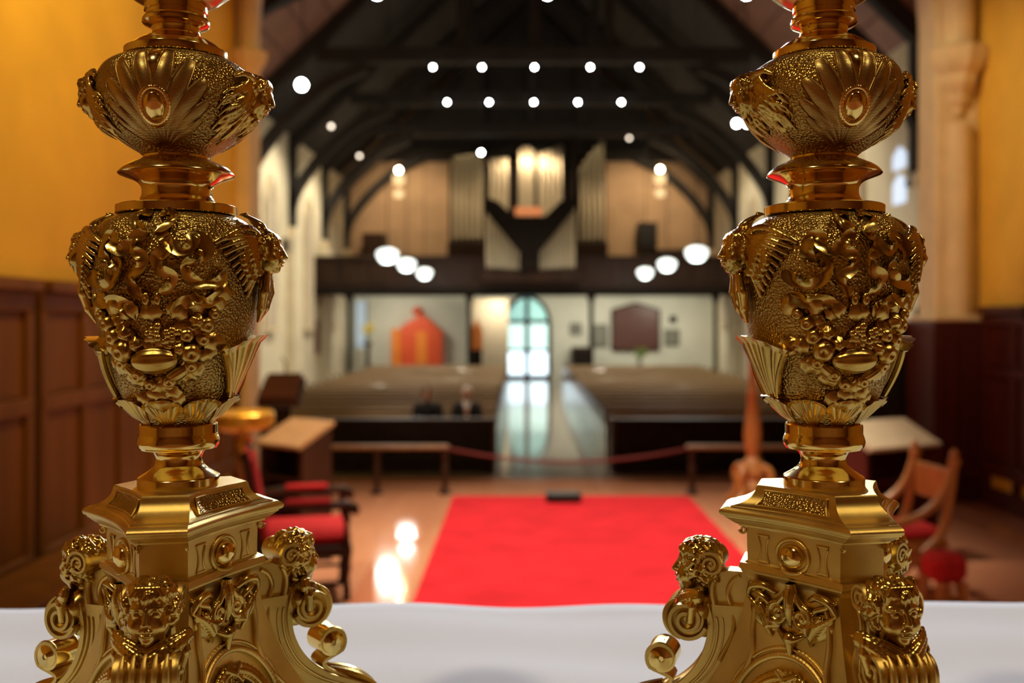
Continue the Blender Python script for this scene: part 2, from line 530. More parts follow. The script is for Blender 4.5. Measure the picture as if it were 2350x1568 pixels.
# wood panelling of the left chancel wall: plinth, rails, stiles and single panels
def panelling(side, xw, y0, y1, step, top, m, parent, gap=None):
    s = side
    def bb(n, d0, d1, ya, yb, z0, z1, b=0.012):
        a, c = sorted((xw - s * d0, xw - s * d1))
        return boxo(n, a, c, ya, yb, z0, z1, m, parent, b)
    runs = [(y0, y1)] if gap is None else [(y0, gap[0]), (gap[1], y1)]
    for (ya, yb) in runs:
        bb('panelling_cornice', 0.0, 0.17, ya, yb, top - 0.10, top)
        bb('panelling_rail', 0.0, 0.09, ya, yb, top - 0.26, top - 0.10)
        bb('panelling_rail', 0.0, 0.09, ya, yb, 1.72, 1.86)
        bb('panelling_rail', 0.0, 0.09, ya, yb, 0.40, 0.60)
        bb('skirting', 0.0, 0.12, ya, yb, 0.0, 0.22)
        n = max(1, int(round((yb - ya) / step)))
        st = (yb - ya) / n
        for i in range(n + 1):
            yy = min(max(ya + i * st, ya + 0.05), yb - 0.05)
            bb('panelling_stile', 0.0, 0.085, yy - 0.055, yy + 0.055, 0.22, top - 0.26)
        for i in range(n):
            for (za, zb) in ((0.60, 1.72), (1.86, top - 0.26)):
                bb('panel', 0.0, 0.045, ya + i * st + 0.05, ya + (i + 1) * st - 0.05, za - 0.01, zb + 0.01, 0.03)
panelling(-1, CL, 5.2, CA - 0.1, 0.82, 2.81, 'wood_panel', wl, gap=(8.02, 8.16))
boxo('panelling_gap_shade', CL, CL + 0.02, 8.02, 8.16, 0, 2.70, 'wood_black', wl)  # black strip gives the gap its shade
panelling(1, CR, 8.4, CA - 0.36, 0.9, 2.66, 'wood_maroon', wr)
# panelling wrapped round the foot of the right pier
for i in range(2):
    boxo('panel', CR - 0.70 + i * 0.34, CR - 0.39 + i * 0.34, CA - 0.40, CA - 0.36, 0.3, 2.34, 'wood_maroon', pr, 0.012)
boxo('plinth', CR - 0.74, CR + 0.02, CA - 0.36, CA + 0.6, 0, 2.46, 'wood_maroon', pr, 0.01)

# nave shell
nl = struct(boxo('wall_nave_left', NL - 0.5, NL, CA + 0.5, NB, 0, EAVE, 'plaster_cream'), 'cream plaster nave wall with pilasters')
nr = struct(boxo('wall_nave_right', NR, NR + 0.5, CA + 0.5, NB, 0, EAVE, 'plaster_cream'), 'cream plaster nave wall opposite the red cabinet side')
bw = struct(MB().prism([(NL - 0.5, 0), (NR + 0.5, 0), (NR + 0.5, EAVE), (AX, APEX), (NL - 0.5, EAVE)], 'y', NB, NB + 0.4)
            .build('wall_back', 'plaster_tan', smooth=False), 'tan plaster west wall behind the organ')
gb = struct(MB().prism([(NL, 9.25), (NR, 9.25), (AX + (APEX - 9.25) / 0.95, 9.25), (AX, APEX), (AX - (APEX - 9.25) / 0.95, 9.25)][2:], 'y', NB - 0.05, NB - 0.003).build('wall_gable_shade', 'wood_roof', smooth=False), 'dark sheet standing in for shade on the gable above the organ')  # dark sheet added so the top of the wall reads as unlit
struct(boxo('wall_porch', NL, NR, NB - 0.06, NB - 0.002, 0, 3.5, 'plaster_white'), 'pale wall under the gallery')
for s, xe in ((-1, NL - 0.6), (1, NR + 0.6)):
    poly = [(xe, EAVE - 0.06), (AX, APEX + 0.06), (AX, APEX + 0.36), (xe, EAVE + 0.26)]
    struct(MB().prism(poly, 'y', CA + 0.3, NB + 0.4).build('ceiling', 'wood_roof', smooth=False), 'dark boarded roof slope of the nave')
    # lamplight on the first bay is put into the colour of rose planks
    n = 13
    ceil = bpy.data.objects['ceiling' if s < 0 else 'ceiling.001']
    for i in range(n):
        t0, t1 = i / n, (i + 0.93) / n
        xa = NL + 0.02 + (AX - NL) * t0 if s < 0 else NR - 0.02 + (AX - NR) * t0
        xb = NL + 0.02 + (AX - NL) * t1 if s < 0 else NR - 0.02 + (AX - NR) * t1
        za = EAVE + (APEX - EAVE) * t0 - 0.05; zb = EAVE + (APEX - EAVE) * t1 - 0.05
        MB().prism([(xa, za), (xb, zb), (xb, zb - 0.05), (xa, za - 0.05)], 'y', 17.0, 26.9).build('roof_board_lit', 'boards_rose_lit', ceil, smooth=False)

# roof trusses: principal rafters, tie, collar, curved wall braces
TR = [20.2, 27.0, 32.3, 37.6, 42.3]
for i, yy in enumerate(TR):
    t = struct(empty('trim_%d' % (i + 3)), 'dark timber roof truss with curved wall braces')
    for s, xe in ((-1, NL), (1, NR)):
        ux, uz = (AX - xe), (APEX - EAVE)
        MB().prism([(xe, EAVE - 0.10), (AX, APEX - 0.10), (AX, APEX - 0.62), (xe, EAVE - 0.62)], 'y', yy - 0.18, yy + 0.18).build('principal_rafter', 'wood_beam', t, smooth=False)
        B = catmull([(xe, 5.9), (xe - s * 0.25, 6.7), (xe - s * 1.0, 7.75), (xe - s * 2.1, 8.75), (xe - s * 3.3, 9.35)], 6)
        V = []; F = []
        for k, p in enumerate(B):
            q = B[min(k + 1, len(B) - 1)] - B[max(k - 1, 0)]
            nn = np.array((-q[1], q[0])) / np.hypot(*q) * 0.16
            for yk in (yy - 0.15, yy + 0.15):
                V.append((p[0] + nn[0], yk, p[1] + nn[1])); V.append((p[0] - nn[0], yk, p[1] - nn[1]))
        for k in range(len(B) - 1):
            a, b = 4 * k, 4 * k + 4
            F += [(a, a + 1, b + 1, b), (a + 2, b + 2, b + 3, a + 3), (a, b, b + 2, a + 2), (a + 1, a + 3, b + 3, b + 1)]
        F += [(0, 2, 3, 1), (b, b + 1, b + 3, b + 2)]
        obj('wall_brace', V, F, 'wood_beam', t, smooth=False)
        a, c = sorted((xe, xe - s * 0.22))
        boxo('wall_post', a, c, yy - 0.15, yy + 0.15, 5.5, EAVE - 0.3, 'wood_beam', t)
        boxo('wall_corbel', a, c, yy - 0.22, yy + 0.22, 5.2, 5.5, 'stone_cream', t, 0.05)
    boxo('collar_beam', NL + 2.0, NR - 2.0, yy - 0.17, yy + 0.17, 9.45, 9.85, 'wood_beam', t)
    for xx in (-1.6, AX, 2.4):
        boxo('queen_post', xx - 0.12, xx + 0.12, yy - 0.12, yy + 0.12, 9.85, EAVE + 0.95 * (AX - NL - abs(xx - AX)) - 0.5, 'wood_beam', t)

# pilasters and tall windows of the side walls
for s, xw, wall in ((-1, NL, nl), (1, NR, nr)):
    for yy in (TR[:4] if s < 0 else TR[1:4]):
        a, c = sorted((xw, xw - s * 0.30))
        boxo('pilaster', a, c, yy - 0.45, yy + 0.45, 0, 5.2, 'plaster_cream', wall, 0.03)
    for j, ym in enumerate((24.3, 29.65, 34.95, 39.9)):
        wn = struct(empty('window_%d' % (j + 1 + (0 if s < 0 else 4))), 'tall pointed lancet window in the cream nave wall')
        prof = [(ym - 0.5, 2.3), (ym + 0.5, 2.3)] + [(p[0], p[1]) for p in arch_pts(ym - 0.5, ym + 0.5, 5.6, 1.1, 6)]
        a, c = sorted((xw - s * 0.005, xw - s * 0.03))
        # moulded surround
        path = [(xw - s * 0.06, q[0], q[1]) for q in ([(ym + 0.56, 2.25)] + [(p[0] if abs(p[0] - ym) < 0.49 else ym + math.copysign(0.56, p[0] - ym), p[1]) for p in arch_pts(ym - 0.56, ym + 0.56, 5.6, 1.2, 6)] + [(ym - 0.56, 2.25)])]
        MB().tube(path, 0.08, 6).build('window_surround', 'stone_cream', wn)
        a, c = sorted((xw, xw - s * 0.16))
        boxo('window_sill', a, c, ym - 0.66, ym + 0.66, 2.12, 2.24, 'stone_cream', wn, 0.02)
        MB().prism(prof, 'x', *sorted((xw - s * 0.004, xw - s * 0.035))).build('pane', 'pane_dusk', wn, smooth=False)
        boxo('mullion', *sorted((xw - s * 0.03, xw - s * 0.07)), ym - 0.035, ym + 0.035, 2.25, 6.6, 'stone_cream', wn)

# dark boards added to blacken the high right wall beside the arch
tm = struct(empty('trim_9'), 'added dark boards that blacken the high nave wall next to the chancel arch')
for i in range(8):
    boxo('darkening_board', NR - 0.07, NR - 0.003, 14.6 + i * 0.79, 14.6 + i * 0.79 + 0.77, 5.4, EAVE, 'wood_beam', tm, 0.01)
boxo('darkening_rail', NR - 0.12, NR - 0.003, 14.6, 20.95, 5.28, 5.42, 'wood_beam', tm, 0.02)

# coloured lancet lights on the right wall
wn = struct(empty('window_9'), 'small bright stained glass lights in the right nave wall')
for (za, zb) in ((5.0, 5.55), (5.75, 6.15)):
    MB().prism([(21.15, za), (21.85, za), (21.85, zb - 0.1), (21.5, zb + 0.08), (21.15, zb - 0.1)], 'x', NR - 0.04, NR - 0.003).build('pane', 'pane_blue', wn, smooth=False)

# gallery across the west end
ga = struct(empty('trim_10'), 'dark brown west gallery carried on thin posts')
boxo('gallery_floor', NL, NR, 36.0, NB - 0.01, 3.50, 3.76, 'wood_dark', ga)
boxo('gallery_beam', NL, NR, 35.85, 36.15, 3.38, 3.66, 'wood_black', ga, 0.02)
boxo('parapet', NL, NR, 35.95, 36.08, 3.66, 4.70, 'wood_dark', ga)
boxo('parapet_cap', NL, NR, 35.86, 36.16, 4.70, 4.80, 'wood_dark', ga, 0.02)
for i in range(16):
    x0 = NL + 0.1 + i * (NR - NL - 0.1) / 16
    boxo('parapet_panel', x0, x0 + 0.84, 35.91, 35.96, 3.78, 4.58, 'wood_dark', ga, 0.02)
for xx in (-6.2, -1.85, 2.55, 7.05):
    MB().lathe([(0.14, 0), (0.14, 0.12), (0.085, 0.2), (0.085, 3.1), (0.15, 3.3), (0.15, 3.42)], 14, (xx, 36.0, 0)).build('gallery_post', 'wood_black', ga)

# the west door: two leaves of glazed panes in a pointed frame
dr = struct(empty('door_1', (0.27, NB - 0.1, 0)), 'glazed double door with pointed head, daylight behind')
hw, zt = 0.93, 3.5
def arch_z(x, sp=2.35, rise=1.15):
    R = (hw * hw + rise * rise) / (2 * hw)
    return sp + math.sqrt(max(0, R * R - (R - hw + abs(x)) ** 2))
for s in (-1, 1):
    for (za, zb, pm) in ((0.10, 1.16, 'pane_day'), (1.22, 2.34, 'pane_green')):
        MB().prism([(s * 0.06, za), (s * 0.86, za), (s * 0.86, zb), (s * 0.06, zb)], 'y', -0.03, 0.0).build('pane', pm, dr, smooth=False)
    pts = [(s * (0.06 + 0.82 * i / 10), min(arch_z(0.06 + 0.82 * i / 10) - 0.03, 3.6)) for i in range(11)]
    MB().prism([(s * 0.88, 2.50), (s * 0.06, 2.50)] + pts, 'y', -0.03, 0.0).build('pane', 'pane_teal', dr, smooth=False)
    boxo('door_stile', min(s * 0.88, s * 1.0), max(s * 0.88, s * 1.0), -0.08, 0.05, 0, 2.45, 'iron_black', dr)
    MB().tube([(s * 0.09, -0.10, 1.0), (s * 0.09, -0.13, 1.05), (s * 0.09, -0.13, 1.35), (s * 0.09, -0.10, 1.4)], 0.02, 6).build('door_handle', 'iron_black', dr)
boxo('meeting_stile', -0.10, 0.10, -0.08, 0.04, 0, 3.45, 'iron_black', dr)
boxo('transom', -0.95, 0.95, -0.09, 0.05, 2.32, 2.50, 'iron_black', dr)
boxo('lock_rail', -0.9, 0.9, -0.05, 0.03, 1.13, 1.25, 'iron_black', dr)
boxo('bottom_rail', -0.9, 0.9, -0.07, 0.03, 0.0, 0.15, 'iron_black', dr)
MB().tube([(-0.95, 0, 0.0), (-0.95, 0, 2.35)] + [(x, 0, arch_z(x) + 0.02) for x in np.linspace(-0.9, 0.9, 19)] + [(0.95, 0, 2.35), (0.95, 0, 0)], 0.09, 6).build('door_frame', 'iron_black', dr)

# ------------------------------------------------------------------ furniture of the nave
def make_pew(name, length, label, group):
    e = empty(name)
    tag(e, label, 'pew', group)
    MB().box(0.05, length - 0.05, -0.46, -0.03, 0.40, 0.445, 0.012).build('seat', 'wood_pew', e)
    MB().prism([(-0.05, 0.42), (0.06, 0.84), (0.085, 0.84), (-0.015, 0.42)], 'x', 0.05, length - 0.05).build('backrest', 'wood_pew', e, smooth=False)
    MB().box(0.03, length - 0.03, 0.02, 0.12, 0.83, 0.875, 0.015).build('top_rail', 'wood_pew', e)
    ep = [(-0.50, 0), (0.12, 0), (0.13, 0.70), (0.12, 0.90), (0.02, 0.93), (-0.06, 0.80), (-0.14, 0.62), (-0.40, 0.60), (-0.50, 0.54)]
    for x in (0.0, length - 0.055):
        MB().prism(ep, 'x', x, x + 0.055).build('end_panel', 'wood_pew_end', e, smooth=False)
    MB().prism([(0.10, 0.66), (0.24, 0.64), (0.24, 0.62), (0.10, 0.63)], 'x', 0.05, length - 0.05).build('book_shelf', 'wood_pew', e, smooth=False)
    return e
ORD = 'first second third fourth fifth sixth seventh eighth ninth tenth eleventh twelfth thirteenth fourteenth fifteenth sixteenth seventeenth eighteenth nineteenth'.split()
PEW_Y = [17.95 + 0.95 * i for i in range(19)]
pewL = make_pew('church_pew', 4.85, 'long brown wooden pew in the block beside the red cabinet', 'pews on the red cabinet side of the aisle')
pewR = make_pew('church_pew', 4.75, 'long brown wooden pew in the block before the maroon memorial board', 'pews on the memorial board side of the aisle')
for i, yy in enumerate(PEW_Y):
    a = pewL if i == 0 else copy_tree(pewL)
    nth = ORD[i] + ' pew behind the black panelled front'
    a['label'] = 'long brown wooden pew, %s, red cabinet side' % nth
    a.location = (-5.27, yy, 0)
    b = pewR if i == 0 else copy_tree(pewR)
    b['label'] = 'long brown wooden pew, %s, memorial board side' % nth
    b.location = (1.48, yy, 0)
def pew_front(x0, x1, label):
    e = empty('pew_front', (x0, 16.2, 0)); L = x1 - x0
    tag(e, label, 'pew front')
    boxo('screen', 0, L, -0.03, 0.03, 0.05, 0.84, 'wood_black', e)
    boxo('book_ledge', -0.02, L + 0.02, -0.04, 0.22, 0.84, 0.875, 'wood_dark', e, 0.01)
    n = int(L / 0.8)
    for i in range(n):
        boxo('panel', i * L / n + 0.06, (i + 1) * L / n - 0.06, -0.05, -0.028, 0.15, 0.74, 'wood_black', e, 0.012)
    boxo('foot_rail', 0, L, -0.05, 0.05, 0, 0.09, 'wood_black', e)
    for x in (0, L - 0.06):
        boxo('end_panel', x, x + 0.06, -0.06, 0.42, 0.0, 0.885, 'wood_dark', e, 0.01)
pew_front(-5.27, -0.42, 'near black panelled front of the pews where two people sit')
pew_front(1.48, 6.23, 'near black panelled front of the pews without people')

# altar rails either side of the carpet and the rope between
def rail(x0, x1, posts, label):
    e = empty('altar_rail', (x0, 14.2, 0))
    tag(e, label, 'rail')
    MB().box(0, x1 - x0, -0.07, 0.07, 0.64, 0.70, 0.02).build('handrail', 'wood_tan', e)
    for p in posts:
        MB().lathe([(0.09, 0), (0.09, 0.03), (0.045, 0.06), (0.04, 0.30), (0.06, 0.36), (0.04, 0.42), (0.045, 0.60), (0.07, 0.645)], 12, (p - x0, 0, 0)).build('post', 'wood_dark', e)
    return e
rail(-2.95, -1.02, (-2.85, -2.05, -1.08), 'low wooden altar rail with turned posts near the red armchair')
rail(2.36, 4.7, (2.44, 3.4, 4.6), 'low wooden altar rail with turned posts near the paschal candle stand')
rp = catmull([(-1.02, 14.2, 0.64), (-0.5, 14.2, 0.55), (0.1, 14.2, 0.48), (0.67, 14.2, 0.455), (1.25, 14.2, 0.48), (1.85, 14.2, 0.55), (2.36, 14.2, 0.64)], 8)
tag(MB().tube(rp, 0.022, 8).build('barrier_rope', 'rope_red'), 'dark red rope sagging between the two altar rails', 'rope')

# carpet and box
cp = MB().box(-0.95, 2.36, 5.2, 14.0, 0.0, 0.012, 0.006).build('carpet', 'carpet_red')
tag(cp, 'bright red carpet on the floor before the altar', 'carpet')
e = empty('floor_box', (0.58, 13.55, 0.012)); tag(e, 'small black box lying on the end of the red carpet', 'box')
MB().box(-0.24, 0.24, -0.12, 0.12, 0, 0.13, 0.02).build('case', 'iron_black', e)
MB().box(-0.20, 0.20, -0.125, -0.118, 0.03, 0.10, 0.003).build('grille', 'wood_black', e)

# pendant bowl lamps over the pews
def roof_z(x):
    xe = NL - 0.6 if x < AX else NR + 0.6
    return EAVE - 0.06 + (APEX + 0.12 - EAVE) * abs(x - xe) / abs(AX - xe) + 0.05
def pendant(x, y, z, label):
    e = empty('pendant_lamp', (x, y, z)); tag(e, label, 'lamp', None)
    MB().lathe([(0.02, -0.20), (0.12, -0.185), (0.20, -0.12), (0.255, -0.02), (0.262, 0.04), (0.23, 0.09), (0.14, 0.135), (0.07, 0.15)], 28).build('glass_bowl', 'bowl_glow', e)
    MB().lathe([(0.075, 0.145), (0.08, 0.18), (0.05, 0.24), (0.02, 0.26)], 16).build('gallery_cap', 'iron_black', e)
    top = roof_z(x) - z
    MB().tube([(0, 0, 0.25), (0, 0, top)], 0.012, 6).build('rod', 'iron_black', e)
    l = light('lamp_glow', 'POINT', (x, y, z - 0.42), 62, (0.95, 1.0, 0.94), 0.25)
for x, ys, who in ((-3.2, (23.9, 27.9, 33.1), 'red cabinet'), (4.1, (23.2, 27.9, 32.8), 'memorial board')):
    for y, nm in zip(ys, ('nearest the altar', 'in the middle of its row', 'nearest the gallery')):
        pendant(x, y, 4.05, 'white glass bowl lamp on a rod, %s, %s side' % (nm, who))

# spot lamps on the roof trusses
def spot_lamp(x, y, z, bulb, r, label, group=None, hang=None):
    e = empty('spot_lamp', (x, y, z)); tag(e, label, 'spotlight', group)
    MB().lathe([(r * 0.5, 0.22), (r * 0.9, 0.20), (r * 1.25, 0.06), (r * 1.3, 0.0)], 16, cap=True).build('housing', 'iron_black', e, rot=(rad(-70), 0, 0))
    MB().lathe([(r * 0.2, -0.035), (r * 0.7, -0.03), (r, -0.012), (r, 0.02)], 16).build('bulb', bulb, e, rot=(rad(-70), 0, 0))
    if hang: MB().tube([(0, 0.1, 0.02), (0, 0.12, hang)], 0.012, 6).build('bracket', 'iron_black', e)
for i, x in enumerate((-2.36, -1.04, 0.37, 1.87, 3.19)):
    if i in (0, 2, 4): light('truss_spot', 'SPOT', (x, 26.6, 9.2), 1150, (1.0, 0.87, 0.66), 0.05, (x * 1.3, 23.0, 0.5), 95, 0.7)
    spot_lamp(x, 26.75, 9.28, 'bulb_cool', 0.034, 'small white spotlight on the second truss, %s from the amber wall' % ORD[i], 'spotlights on the second truss', 0.2)
for i, x in enumerate((-2.37, -1.02, 0.42, 1.84, 3.24)):
    if i in (0, 2, 4): light('truss_spot', 'SPOT', (x, 31.9, 9.4), 1150, (1.0, 0.87, 0.66), 0.05, (x * 1.3, 31.5, 0.5), 100, 0.7)
    spot_lamp(x, 32.05, 9.50, 'bulb_cool', 0.038, 'small white spotlight on the third truss, %s from the amber wall' % ORD[i], 'spotlights on the third truss', 0.1)
for x, nm in ((-2.8, 'on the red cabinet side'), (0.52, 'over the middle of the aisle'), (4.4, 'on the memorial board side')):
    spot_lamp(x, 19.4, 8.86, 'bulb_big', 0.10, 'large dazzling white floodlight hung before the first truss %s' % nm, None, 4.0)
spot_lamp(-4.6, 20.9, 7.42, 'bulb_big', 0.10, 'dazzling floodlight on the first truss brace beside the amber wall', None, 2.1)
spot_lamp(4.75, 21.9, 6.81, 'bulb_cool', 0.06, 'pair of small spotlights, the one toward the aisle', None, roof_z(4.75) - 6.81)
spot_lamp(4.98, 21.9, 6.80, 'bulb_cool', 0.05, 'pair of small spotlights, the one toward the right wall', None, roof_z(4.98) - 6.80)
for (x, y, Y, lab) in ((760, 290, 31, 'faint round lamp below the roof by the left wall, higher one'), (825, 358, 36, 'faint round lamp below the roof by the left wall, lower one'),
                       (1444, 317, 39, 'faint amber lamp above the right end of the organ'), (1104, 350, 38, 'white lamp in front of the left organ pipes')):
    spot_lamp((x - 1195) * Y / 2285, Y, EYE + (735 - y) * Y / 2285, 'bulb_cool' if x == 1104 else 'bulb_dim', 0.06, lab, None, roof_z((x - 1195) * Y / 2285) - (EYE + (735 - y) * Y / 2285))

# lanterns either side of the organ
for x, y, lab in ((915, 390, 'red cabinet'), (1515, 388, 'memorial board')):
    Y = 37.0
    e = empty('hanging_lantern', ((x - 1195) * Y / 2285, Y, EYE + (735 - y) * Y / 2285)); tag(e, 'warm hanging lantern beside the organ on the %s side' % lab, 'lantern')
    MB().lathe([(0.02, 0.07), (0.08, 0.03), (0.09, -0.03), (0.05, -0.09)], 16).build('bulb', 'bulb_warm', e)
    MB().lathe([(0.10, -0.55), (0.20, -0.50), (0.22, -0.25), (0.16, -0.16)], 12).build('lantern_glass', 'lantern_glass', e)
    MB().lathe([(0.06, -1.05), (0.17, -1.0), (0.19, -0.82), (0.12, -0.76)], 12).build('lower_glass', 'lantern_glass', e)
    MB().tube([(0, 0, -1.15), (0, 0, roof_z((x - 1195) * Y / 2285) - (EYE + (735 - y) * Y / 2285))], 0.015, 6).build('rod', 'iron_black', e)
    light('lantern_glow', 'POINT', (e.location.x, Y + 0.5, e.location.z - 0.4), 60, (1.0, 0.72, 0.40), 0.2)

# organ
og = empty('pipe_organ', (0.3, 36.2, 3.76)); tag(og, 'pipe organ with slanting pipe fields on the gallery', 'organ')
prof = [(0.15, 0.0), (0.5, 0.07), (0.5, 0.99), (0.46, 1.0)]
pipe_me = mesh('pipe', *(lambda b: (b.V, b.F))(MB().lathe(prof, 12)), True, 35)
def pipes(x0, x1, Y, zb, ztops, n, m='pipe_metal'):
    for i in range(n):
        t = (i + 0.5) / n
        x = x0 + (x1 - x0) * t
        zt_ = np.interp(t, np.linspace(0, 1, len(ztops)), ztops)
        dia = (x1 - x0) / n * 0.93
        link('pipe', pipe_me, m, og, (x - 0.3, Y - 36.2, zb - 3.76), None, (dia, dia, zt_ - zb))
pipes(-1.26, 0.02, 35.72, 4.24, (6.55, 6.3, 5.5, 5.2), 8)
pipes(0.62, 1.97, 35.72, 4.24, (5.2, 5.5, 6.3, 6.55), 8)
pipes(-2.80, -1.50, 40.3, 5.55, (9.05, 9.15, 9.15), 6)
pipes(-1.30, -0.48, 40.3, 5.9, (9.0, 9.05), 4)
pipes(-0.10, 0.55, 40.3, 5.9, (9.3, 9.55, 9.3), 4)
pipes(0.70, 1.75, 40.3, 5.9, (9.2, 9.6), 5)
pipes(2.30, 3.40, 40.3, 5.5, (8.5, 9.2, 9.9), 5)
def obox(n, x0, x1, y0, y1, z0, z1, m, b=0.02):
    return boxo(n, x0 - 0.3, x1 - 0.3, y0 - 36.2, y1 - 36.2, z0 - 3.76, z1 - 3.76, m, og, b)
obox('organ_case', -1.35, 2.05, 35.55, 36.5, 3.85, 4.25, 'wood_dark')
obox('case_core', 0.05, 0.60, 35.62, 36.5, 4.2, 6.2, 'wood_dark')
obox('case_backing', -1.30, 2.0, 35.95, 36.4, 4.2, 5.2, 'wood_dark')
MB().prism([(-1.62, 3.12), (-1.1, 2.95), (-0.55, 2.42), (0.55, 2.42), (1.1, 2.95), (1.62, 3.12), (1.62, 2.66), (0.36, 1.15), (0.36, 0.55), (-0.36, 0.55), (-0.36, 1.15), (-1.62, 2.66)], 'y', -0.80, -0.62).build('case_cresting', 'wood_black', og, smooth=False)
obox('case_post', 1.95, 2.22, 39.9, 40.6, 3.76, 10.1, 'wood_black')
obox('case_base', -2.95, 3.5, 40.0, 41.6, 3.76, 5.6, 'wood_dark')
obox('case_back', -2.95, 3.5, 40.9, 41.5, 5.6, 8.9, 'wood_black')
obox('lit_panel', -0.2, 0.75, 35.34, 35.41, 6.20, 6.50, 'sign_orange', 0.005)

# things on the gallery
def simple_box_thing(name, x0, x1, y0, y1, z0, z1, m, label, cat, trim='iron_black'):
    e = empty(name, ((x0 + x1) / 2, (y0 + y1) / 2, z0)); tag(e, label, cat)
    hx, hy = (x1 - x0) / 2, (y1 - y0) / 2
    MB().box(-hx, hx, -hy, hy, 0, z1 - z0, 0.02).build('body', m, e)
    MB().box(-hx * 0.85, hx * 0.85, -hy - 0.02, -hy + 0.002, (z1 - z0) * 0.1, (z1 - z0) * 0.9, 0.008).build('front_panel', trim, e)
    return e
simple_box_thing('loudspeaker', 4.95, 5.75, 41.9, 42.5, 5.55, 6.6, 'iron_black', 'black loudspeaker on the wall beside the organ', 'loudspeaker')
simple_box_thing('choir_cupboard', -6.6, -5.7, 41.4, 42.4, 3.76, 6.1, 'wood_dark', 'dark cupboard on the gallery by the left wall', 'cupboard', 'wood_dark')
simple_box_thing('choir_desk', 4.6, 6.9, 38.2, 38.8, 3.76, 5.2, 'wood_dark', 'dark choir desk on the gallery under the loudspeaker', 'desk', 'wood_dark')
simple_box_thing('choir_desk', -4.8, -2.9, 38.2, 38.8, 3.76, 4.9, 'wood_dark', 'dark choir desk on the gallery beside the organ case', 'desk', 'wood_dark')

# under the gallery: red cabinet, icon, memorial board, frames, flowers
YB = NB - 0.06
e = empty('red_cabinet', (-4.3, YB - 0.35, 0)); tag(e, 'bright red gabled cabinet with orange side panel against the porch wall', 'cabinet')
MB().prism([(-0.75, 0.35), (1.0, 0.35), (1.0, 2.0), (0.15, 2.75), (-0.75, 2.2)], 'y', -0.25, 0.3).build('body', 'paint_red', e, smooth=False)
MB().box(-1.15, -0.76, -0.28, 0.3, 0.35, 2.1, 0.02).build('side_panel', 'paint_orange', e)
MB().lathe([(0.10, 2.7), (0.2, 2.8), (0.2, 2.95), (0.08, 3.05)], 12).build('finial', 'paint_red', e, loc=(-0.1, 0, 0.0))
MB().box(-0.12, 0.35, -0.30, -0.24, 0.6, 2.0, 0.02).build('centre_panel', 'paint_orange', e)
MB().box(-1.2, 1.05, -0.3, 0.32, 0, 0.35, 0.02).build('plinth', 'paint_red', e)
e = empty('display_panel', (-1.3, 40.6, 0)); tag(e, 'pale lit display screen standing under the gallery left of the door', 'screen')
MB().box(-0.80, 0.80, -0.05, 0.05, 0.5, 3.36, 0.02).build('board', 'linen_beige', e)
for x in (-0.7, 0.7):
    MB().box(x - 0.05, x + 0.05, -0.3, 0.3, 0, 0.5, 0.01).build('foot', 'wood_black', e)
e = empty('icon_panel', (-1.75, 39.7, 0)); tag(e, 'small orange pointed icon on a dark stand', 'icon')
MB().prism([(-0.22, 1.3), (0.22, 1.3), (0.22, 2.1), (0, 2.55), (-0.22, 2.1)], 'y', -0.04, 0.04).build('painted_panel', 'paint_orange', e, smooth=False)
MB().box(-0.2, 0.2, -0.15, 0.15, 0, 1.3, 0.02).build('stand', 'wood_black', e)
e = empty('memorial_board', (4.9, YB - 0.05, 1.2)); tag(e, 'large maroon memorial board with pointed top on the porch wall', 'board')
MB().prism([(-1.0, 0), (1.0, 0), (1.0, 1.72), (0, 2.0), (-1.0, 1.72)], 'y', -0.05, 0.04).build('board', 'board_maroon', e, smooth=False)
MB().tube([(-1.0, -0.05, 0), (1.0, -0.05, 0), (1.0, -0.05, 1.72), (0, -0.05, 2.0), (-1.0, -0.05, 1.72), (-1.0, -0.05, 0)], 0.05, 6).build('frame', 'wood_dark', e)
def frame_pic(x, z, w_, h_, lab, m='frame_grey', g=None):
    e = empty('picture_frame', (x, YB - 0.02, z)); tag(e, lab, 'picture', g)
    MB().box(-w_ / 2, w_ / 2, -0.02, 0.018, 0, h_, 0.01).build('picture', m, e)
    t = 0.04
    for (a, b, c, d) in ((-w_ / 2 - t, w_ / 2 + t, -t, 0), (-w_ / 2 - t, w_ / 2 + t, h_, h_ + t), (-w_ / 2 - t, -w_ / 2, 0, h_), (w_ / 2, w_ / 2 + t, 0, h_)):
        MB().box(a, b, -0.035, 0.018, c, d, 0.004).build('frame_bar', 'wood_dark', e)
frame_pic(3.35, 1.35, 0.62, 0.9, 'grey picture frame between the gallery post and the memorial board')
frame_pic(6.45, 1.42, 0.55, 0.62, 'grey picture frame right of the memorial board')
frame_pic(6.5, 2.4, 0.22, 0.22, 'tiny dark picture above the grey frame', 'wood_black')
frame_pic(2.35, 1.9, 0.4, 0.4, 'small dark picture between the door and the gallery post', 'frame_grey')
simple_box_thing('bookcase', 2.15, 3.05, 41.7, 42.4, 0, 1.35, 'wood_dark', 'dark low bookcase beside the glazed door', 'bookcase', 'wood_black')
